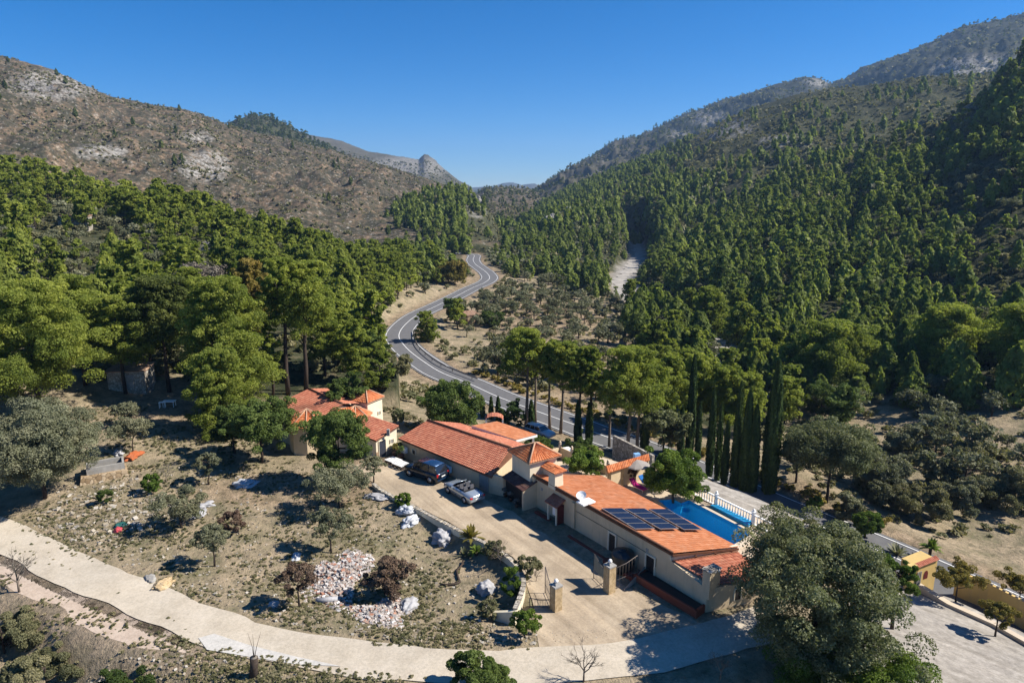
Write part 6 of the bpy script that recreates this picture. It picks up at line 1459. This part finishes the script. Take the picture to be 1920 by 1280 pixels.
# clutter by the tool house
def boxes(name, label, cat, items, parent=None):
    mb = MB()
    for (px, py, z, sx, sy, sz, r_) in items: p = W(px, py, z); mb.box((p.x, p.y, z+sz/2), (sx, sy, sz), r_)
    return mb
for (px, py, lab) in ((738,869,'white plastic pallet nearest the tool house door'),(752,876,'white plastic pallet nearest the dark car')):
    p = W(px, py, 0); e = empty('pallet', (p.x, p.y, .02), -.7, lab, 'pallet', 'white pallets by the long house'); mb = MB()
    for k in range(5): mb.box((0, -.5+k*.25, .42), (1.5, .17, .05))
    mb.obj('deck', M['white'], e); mb = MB()
    for k in (-.65, 0, .65): mb.box((k, 0, .2), (.1, 1.1, .4))
    mb.obj('bearers', M['bark'], e)
def pot_plant(px, py, z, mat, label, s=1.0):
    p = W(px, py, z); e = empty('potted_plant', (p.x, p.y, z), 0, label, 'potted plant'); mb = MB(); mb.lathe([(.16*s, 0), (.24*s, .35*s), (.26*s, .38*s)], n=10); mb.obj('pot', M['fascia'], e)
    rng = np.random.default_rng(int(px*7)); c = MB(); clumps_to_mb(c, dome_clumps(.8*s, .4*s, .3, rng, 8, .5)+np.array([0, 0, .25*s, 0, 0, 0]), 24, .12, rng, .7); c.obj('leaves', M[mat], e)
pot_plant(741, 857, 0, 'yellow', 'potted plant with yellow flowers by the tool house door', 1.4); pot_plant(752, 862, 0, 'broad', 'dark green potted plant between the pallets and the wall', 1.5); pot_plant(747, 852, 0, 'broad', 'potted shrub at the corner of the long house', 1.4)
for px, py in ((947, 931), (957, 939), (969, 951)): pot_plant(px, py, 0, 'greytwig', {947: 'pale potted plant left before the dark entry', 957: 'pale potted plant in the middle before the dark entry', 969: 'pale potted plant right before the dark entry'}[px], .8)
# ================================================================ field clutter
M['bag'] = solid('white woven bag', (.34, .34, .35), .7, .3, .2, 6, dirt=(.35, .32, .3)); M['tarp'] = solid('silver plastic sheet', (.45, .47, .50), .4, .5, .3, 4)
def lump(name, label, cat, px, py, rx, ry, rz_, mat, seed=1, z=None, rough=.35):
    p = spot(px, py, z); bm = bmesh.new(); bmesh.ops.create_icosphere(bm, subdivisions=4, radius=1)
    from mathutils import noise as mn
    for v in bm.verts:
        c = v.co.copy(); k = 1+rough*(mn.noise(c*1.7+Vector((seed*3.1, 0, 0)))+.6*mn.noise(c*4+Vector((0, seed, 0)))+.35*mn.noise(c*9)); v.co = Vector((c.x*rx*k, c.y*ry*k, max(-.05, c.z*rz_*k+rz_*.35)))
    me = bpy.data.meshes.new(name); bm.to_mesh(me); bm.free(); me.materials.append(M[mat]); me.shade_smooth(); o = bpy.data.objects.new(name, me); COL.objects.link(o); o.location = p; o.rotation_euler.z = seed; return tag(o, label, cat)
lump('rubble_sack', 'largest white sack of rubble beside the driveway wall', 'sack', 829, 1014, .95, .8, .6, 'bag', 2, rough=.5)
lump('rubble_sack', 'round grey-white sack near the lush green bush', 'sack', 910, 1110, .62, .62, .62, 'bag', 5)
lump('plastic_bundle', 'upper silver plastic-wrapped bundle by the driveway wall', 'bundle', 762, 962, .8, .5, .5, 'tarp', 3, rough=.5)
lump('plastic_bundle', 'lower silver plastic-wrapped bundle by the driveway wall', 'bundle', 770, 982, .9, .5, .45, 'tarp', 4, rough=.5)
lump('plastic_sheet', 'white plastic sheet under the spreading olive by the driveway', 'plastic sheet', 708, 932, 1.2, .6, .2, 'bag', 6, rough=.6)
lump('plastic_sheet', 'upper white plastic sheet beside the olive in the field', 'plastic sheet', 386, 948, .7, .5, .2, 'bag', 7, rough=.6)
lump('plastic_sheet', 'lower white plastic sheet beside the olive in the field', 'plastic sheet', 374, 964, .9, .5, .15, 'bag', 8, rough=.6)
lump('white_sack', 'white sack at the right end of the rubble heap', 'sack', 766, 1140, .5, .8, .4, 'bag', 9, rough=.5)
lump('white_stone', 'single round white stone in the dry field near the track', 'stone', 513, 1137, .35, .3, .3, 'bag', 10, rough=.3)
lump('blue_sheet', 'pale blue plastic sheet left of the rubble heap', 'plastic sheet', 556, 1045, .6, .35, .2, 'tarp', 11, rough=.5)
M['redpl'] = solid('red plastic', (.45, .06, .07), .5, .4, .1); M['greenpl'] = solid('dark green plastic', (.02, .10, .09), .5, .4, .1)
lump('red_bucket', 'crumpled red container in the field left of the olive', 'container', 222, 996, .38, .3, .25, 'redpl', 12); lump('green_crate', 'dark green container behind the red one in the field', 'container', 226, 986, .5, .4, .2, 'greenpl', 13)
lump('tile_pile', 'pile of orange roof tiles beside the stone walled pit', 'tile pile', 250, 858, 1.0, .6, .35, 'tilev', 14, rough=.6)
lump('debris_pile', 'white and grey debris pile left of the orange tile pile', 'debris', 222, 852, .6, .4, .3, 'bag', 15, rough=.6)
lump('debris_pile', 'grey debris pile with an upright pipe in the field', 'debris', 460, 910, 1.0, .7, .4, 'tarp', 16, rough=.7)
lump('rock_pile', 'brown flat stones beside the pale track', 'rock', 305, 1098, .8, .5, .25, 'stone', 17, rough=.5); lump('grey_slab', 'grey slab lying beside the brown flat stones', 'rock', 282, 1086, .7, .35, .15, 'grey', 18)
mb = MB(); p = G(613, 1130); mb.tube([p+Vector((-.75, -.1, .22)), p+Vector((.75, .15, .22))], .2, 10); mb.obj('white_roll', M['bag'], label='white roll lying below the rubble heap', cat='roll')
e = empty('concrete_trough', G(200, 888), .55, 'grey block-walled pit on a stone base in the left field', 'pit'); mb = MB()
for (c, s_) in (((0, -.9, .75), (3.2, .18, .9)), ((0, .9, .75), (3.2, .18, .9)), ((-1.5, 0, .75), (.18, 1.62, .9)), ((1.5, 0, .75), (.18, 1.62, .9))): mb.box(c, s_)
mb.obj('block_wall', M['grey'], e); mb = MB(); mb.box((-.2, -.3, .1), (4.2, 2.6, .9), taper=.9); mb.obj('stone_base', stone_mat('dry stones', (.24, .17, .10), (.36, .27, .17), (.46, .37, .26), 2.5), e); mb = MB(); mb.box((0, 0, .56), (2.8, 1.6, .04)); mb.obj('floor', M['dark'], e)
# stump
p = G(478, 1268); e = empty('tree_stump', p, 0, 'cut grey tree stump at the bottom edge beside the pale track', 'stump'); mb = MB(); mb.tube([(-.1, 0, -.2), (0, 0, .6), (.05, 0, 1.25)], [.28, .22, .24], 9); mb.obj('bark', M['bark'], e); mb = MB(); mb.tube([(.05, 0, 1.25), (.05, 0, 1.27)], .2, 9); mb.obj('cut_face', M['greytwig'], e)
mb = MB()
for k, (a, b) in enumerate(((0, .0), (.25, .1), (-.2, .05))): mb.tube([(.05, 0, 1.1), (.1+a*.5, b, 1.9), (.1+a*1.6, b*2, 2.8)], [.03, .02, .008], 3)
mb.obj('shoot', M['barkpale'], e)
p = G(555+298, 1100); mb = MB(); P = [G(a, b)+Vector((0, 0, .12)) for a, b in [(826,1098),(840,1099),(855,1097),(862,1094),(858,1082),(856,1072),(866,1062),(868,1054)]]; mb.tube(P, .09, 5); mb.obj('fallen_branch', M['bark'], label='black bent branch lying in the field left of the grey-white sack', cat='branch')
# rubble heap
rng = np.random.default_rng(77); mb = MB(); U3 = np.array([[-1, -1, -1], [1, -1, -1], [1, 1, -1], [-1, 1, -1], [-1, -1, 1], [1, -1, 1], [1, 1, 1], [-1, 1, 1]])*.5; BF = np.array([(0, 3, 2, 1), (4, 5, 6, 7), (0, 1, 5, 4), (1, 2, 6, 5), (2, 3, 7, 6), (3, 0, 4, 7)])
def chunks(mb, N_, fn, s0, s1, tint=None):
    V = []; T = []; PT = fn(N_)
    for i in range(N_):
        x, y, z = PT[i]
        s = rng.uniform(s0, s1)*np.array([1, rng.uniform(.4, 1), rng.uniform(.25, .8)]); Rm = np.array(Matrix.Rotation(rng.uniform(0, 6.28), 3, 'Z') @ Matrix.Rotation(rng.normal()*.5, 3, 'X')); V.append((U3*s) @ Rm.T + [x, y, z]); T.append(np.full(8, rng.uniform() if tint is None else tint))
    V = np.concatenate(V); n = len(V)//8; mb.add(V, (BF[None]+8*np.arange(n)[:, None, None]).reshape(-1, 4), 0, np.concatenate(T))
def heap_fn(cx, cy, rx, ry, hh):
    c = G(cx, cy); dep = c.y*CP-(c.z-CAMH)*SP; RX = rx*dep/F; RY = ry*dep/F*2.2
    def f(n):
        a = rng.uniform(0, 6.28, n); q = rng.uniform(size=n)**.55; k_ = 1+.25*np.sin(a*3+cx)+.15*np.sin(a*5); x = c.x+RX*q*np.cos(a)*k_; y = c.y+RY*q*np.sin(a)*k_; return np.stack([x, y, H(x, y, False)+hh*(1-q*q)*rng.uniform(.2, 1, n)], 1)
    return f
m, nt, b = newmat('mixed rubble', .9, .1); nt.links.new(ramp(nt, attr(nt, 'tint'), [(.0, (.44, .40, .37)), (.3, (.36, .31, .27)), (.56, (.34, .23, .18)), (.66, (.34, .17, .115)), (.72, (.25, .24, .23)), (.88, (.58, .56, .54))], 'CONSTANT'), b.inputs['Base Color']); M['rubble'] = m
chunks(mb, 1700, heap_fn(640, 1085, 48, 42, .35), .07, .30); chunks(mb, 1300, heap_fn(715, 1152, 58, 24, .4), .07, .28); chunks(mb, 150, heap_fn(655, 1050, 30, 14, .2), .1, .3); chunks(mb, 120, heap_fn(590, 1110, 25, 20, .05), .1, .25)
mb.obj('rubble', M['rubble'], label='heap of broken white and red building rubble', cat='rubble', kind='stuff')
mb = MB(); 
def scatter_fn(poly, hh=.0):
    xs = [a for a, _ in poly]; ys = [b for _, b in poly]
    def f(n):
        a = rng.uniform(min(xs), max(xs), n*6); b_ = rng.uniform(min(ys), max(ys), n*6); k = pts_in(a, b_, poly); a = a[k][:n]; b_ = b_[k][:n]
        if len(a) < n: a = np.resize(a, n); b_ = np.resize(b_, n)
        t = (-.2-CAMH)/-(SP+(b_-640)/F*CP); x = (a-960)/F*t; y = (CP-(b_-640)/F*SP)*t; k2 = rib_dist(x, y, TRACK) < 2.0; z = H(x, y, False)+.02; z[k2] -= 1; return np.stack([x, y, z], 1)
    return f
m, nt, b = newmat('field stones', .95, .05); nt.links.new(ramp(nt, attr(nt, 'tint'), [(.0, (.16, .13, .09)), (.5, (.28, .24, .18)), (.9, (.40, .37, .32))]), b.inputs['Base Color']); M['fstone'] = m
chunks(mb, 1500, scatter_fn([(20,985),(170,900),(420,880),(560,880),(700,930),(960,1130),(1010,1195),(1000,1225),(700,1215),(430,1150),(150,1050)]), .06, .22)
chunks(mb, 500, scatter_fn([(140,900),(240,890),(330,960),(300,1010),(180,1040),(60,990)]), .10, .40); chunks(mb, 500, scatter_fn([(380,1140),(700,1200),(1010,1190),(1000,1228),(700,1222),(420,1165)]), .06, .2)
chunks(mb, 400, scatter_fn([(0,1240),(360,1230),(640,1262),(800,1279),(0,1279)]), .06, .2); chunks(mb, 260, scatter_fn([(1000,1190),(1300,1180),(1290,1225),(1050,1222)]), .03, .08); chunks(mb, 350, scatter_fn([(1460,950),(1530,950),(1640,1010),(1560,1000)]), .12, .4)
mb.obj('field_stones', M['fstone'], label='loose stones strewn over the dry field', cat='stones', kind='stuff')
# weeds
mb = MB(); polys = [([(10,985),(200,905),(420,880),(560,880),(700,930),(960,1130),(1010,1195),(1000,1228),(700,1218),(430,1155),(150,1055)], 9500, .07, .25), ([(0,1085),(380,1215),(640,1262),(900,1290),(0,1290)], 4200, .07, .24), ([(160,790),(420,790),(560,870),(420,890),(180,900)], 1400, .1, .35), ([(20,1003),(370,1190),(380,1205),(20,1045)], 240, .08, .2), ([(690,730),(790,760),(900,800),(780,800)], 900, .15, .5), ([(1420,935),(1660,1010),(1700,1060),(1560,1040)], 700, .15, .5)]
for poly, n, a0, a1 in polys:
    A = np.array([poly[0]]); xs = np.array([q[0] for q in poly]); ys = np.array([q[1] for q in poly]); PX = rng.uniform(xs.min(), xs.max(), n*3); PY = rng.uniform(ys.min(), ys.max(), n*3); k = pts_in(PX, PY, poly); PX, PY = PX[k][:n], PY[k][:n]
    c = -(SP+(PY-640)/F*CP); t = (-.3-CAMH)/c; X = (PX-960)/F*t; Y = (CP-(PY-640)/F*SP)*t; q = fbm(X/3.5, Y/3.5, 91, 3); kk = q > rng.uniform(-.35, .35, len(X)); X, Y = X[kk], Y[kk]; Z = H(X, Y, False); S = rng.uniform(a0, a1, len(X))
    merge_many(mb, S1, rng.integers(0, 5, len(X)), X, Y, Z-.03, S, rng.uniform(0, 6.28, len(X)), rng.normal(0, .28, len(X)), S*rng.uniform(.5, .9, len(X)))
m = foliage('weeds', (.09, .095, .04), (.19, .175, .095), (.36, .30, .20), .15); M['weeds'] = m
mb.obj('weeds', M['weeds'], label='tufts of weeds and dry grass in the fields', cat='weeds', kind='stuff')
# yellow roadside flowers
mb = MB(); n = 0
rp = [p for p in ROAD if 62 < p.y < 125 and p.x > -14]
X = []; Y = []
for p in rp:
    for k in range(9): o_ = 4.5+rng.uniform(0, 1.8); X.append(p.x+.82*o_+rng.normal()*.4); Y.append(p.y+.57*o_+rng.normal()*.4)
X = np.array(X); Y = np.array(Y); k = rib_dist(X, Y, ROAD) > 4.6; X, Y = X[k], Y[k]; Z = H(X, Y, False); S = rng.uniform(.35, .8, len(X)); merge_many(mb, S1, rng.integers(0, 5, len(X)), X, Y, Z, S, S*6, rng.normal(.1, .2, len(X)), S)
mb.obj('roadside_broom', M['yellow'], label='strip of yellow flowering plants along the far road edge', cat='flowers', kind='stuff')
# guard rail
gr = empty('guard_rail', (0, 0, 0), 0, 'dark metal guard rail on the inside of the road bend', 'guard rail'); P = resample([W(a, b, -6.35) for a, b in [(776,618),(777,630),(782,645),(797,661),(820,678),(848,691),(872,700),(895,709)]], 1.5)
mb = MB(); mb.tube(P, .14, 4, smooth=False); mb.obj('rail', M['metal'], gr); 
for p in P[::3]: m2 = MB(); m2.box((p.x, p.y, -6.8), (.12, .12, 1.0)); m2.obj('post', M['metal'], gr)
# rocks
M['rockface'] = solid('limestone face', (.30, .285, .26), .95, .1, .35, .35, dirt=(.10, .095, .08))
def rock(px, py, wpx, hpx, label, dist=None, seed=1, name='boulder'):
    p = spot(px, py) if dist is None else WD(px, py, dist); h, r, dep = dims(p, hpx, wpx); from mathutils import noise as mn
    bm = bmesh.new(); bmesh.ops.create_icosphere(bm, subdivisions=5, radius=1)
    for v in bm.verts:
        c = v.co.copy(); k = 1+.45*mn.noise(c*1.3+Vector((seed, 0, 0)))+.3*abs(mn.noise(c*3.1+Vector((0, seed, 0))))+.12*mn.noise(c*8); v.co = Vector((c.x*r*k, c.y*r*.8*k, c.z*h*.62*k+h*.32))
    me = bpy.data.meshes.new(name); bm.to_mesh(me); bm.free(); me.materials.append(M['rockface']); o = bpy.data.objects.new(name, me); COL.objects.link(o); o.location = p; return tag(o, label, 'rock')
rock(491, 450, 26, 24, 'upright grey boulder among pines at the crest of the left wood', seed=3); rock(400, 478, 34, 26, 'grey rock outcrop below the left wood crest', seed=4)
rock(893, 408, 34, 38, 'pale limestone cliff on the knoll in the middle of the valley', dist=548, seed=6, name='cliff'); rock(868, 400, 24, 20, 'smaller pale crag left of the valley cliff', dist=552, seed=9, name='cliff')
rock(1033, 420, 30, 16, 'low grey crag right of the gorge', dist=470, seed=7, name='cliff'); rock(1066, 408, 14, 18, 'upright grey crag right of the gorge', dist=480, seed=8, name='cliff')
rock(803, 306, 26, 9, 'pointed rock peak on the far grey ridge', dist=2590, seed=12, name='rock_peak')
# ================================================================ haze
HZ = True
if HZ:
    mb = MB(); mb.box((0, 3400, 245), (15000, 8400, 510)); m = bpy.data.materials.new('haze'); m.use_nodes = True; nt = m.node_tree; nt.nodes.clear(); pv_ = nt.nodes.new('ShaderNodeVolumePrincipled'); pv_.inputs['Density'].default_value = .0001; pv_.inputs['Color'].default_value = (.38, .62, 1, 1); pv_.inputs['Anisotropy'].default_value = .2
    ou = nt.nodes.new('ShaderNodeOutputMaterial'); nt.links.new(pv_.outputs[0], ou.inputs['Volume']); mb.obj('haze', m, kind='stuff', label='thin blue haze in the valley air', cat='haze')
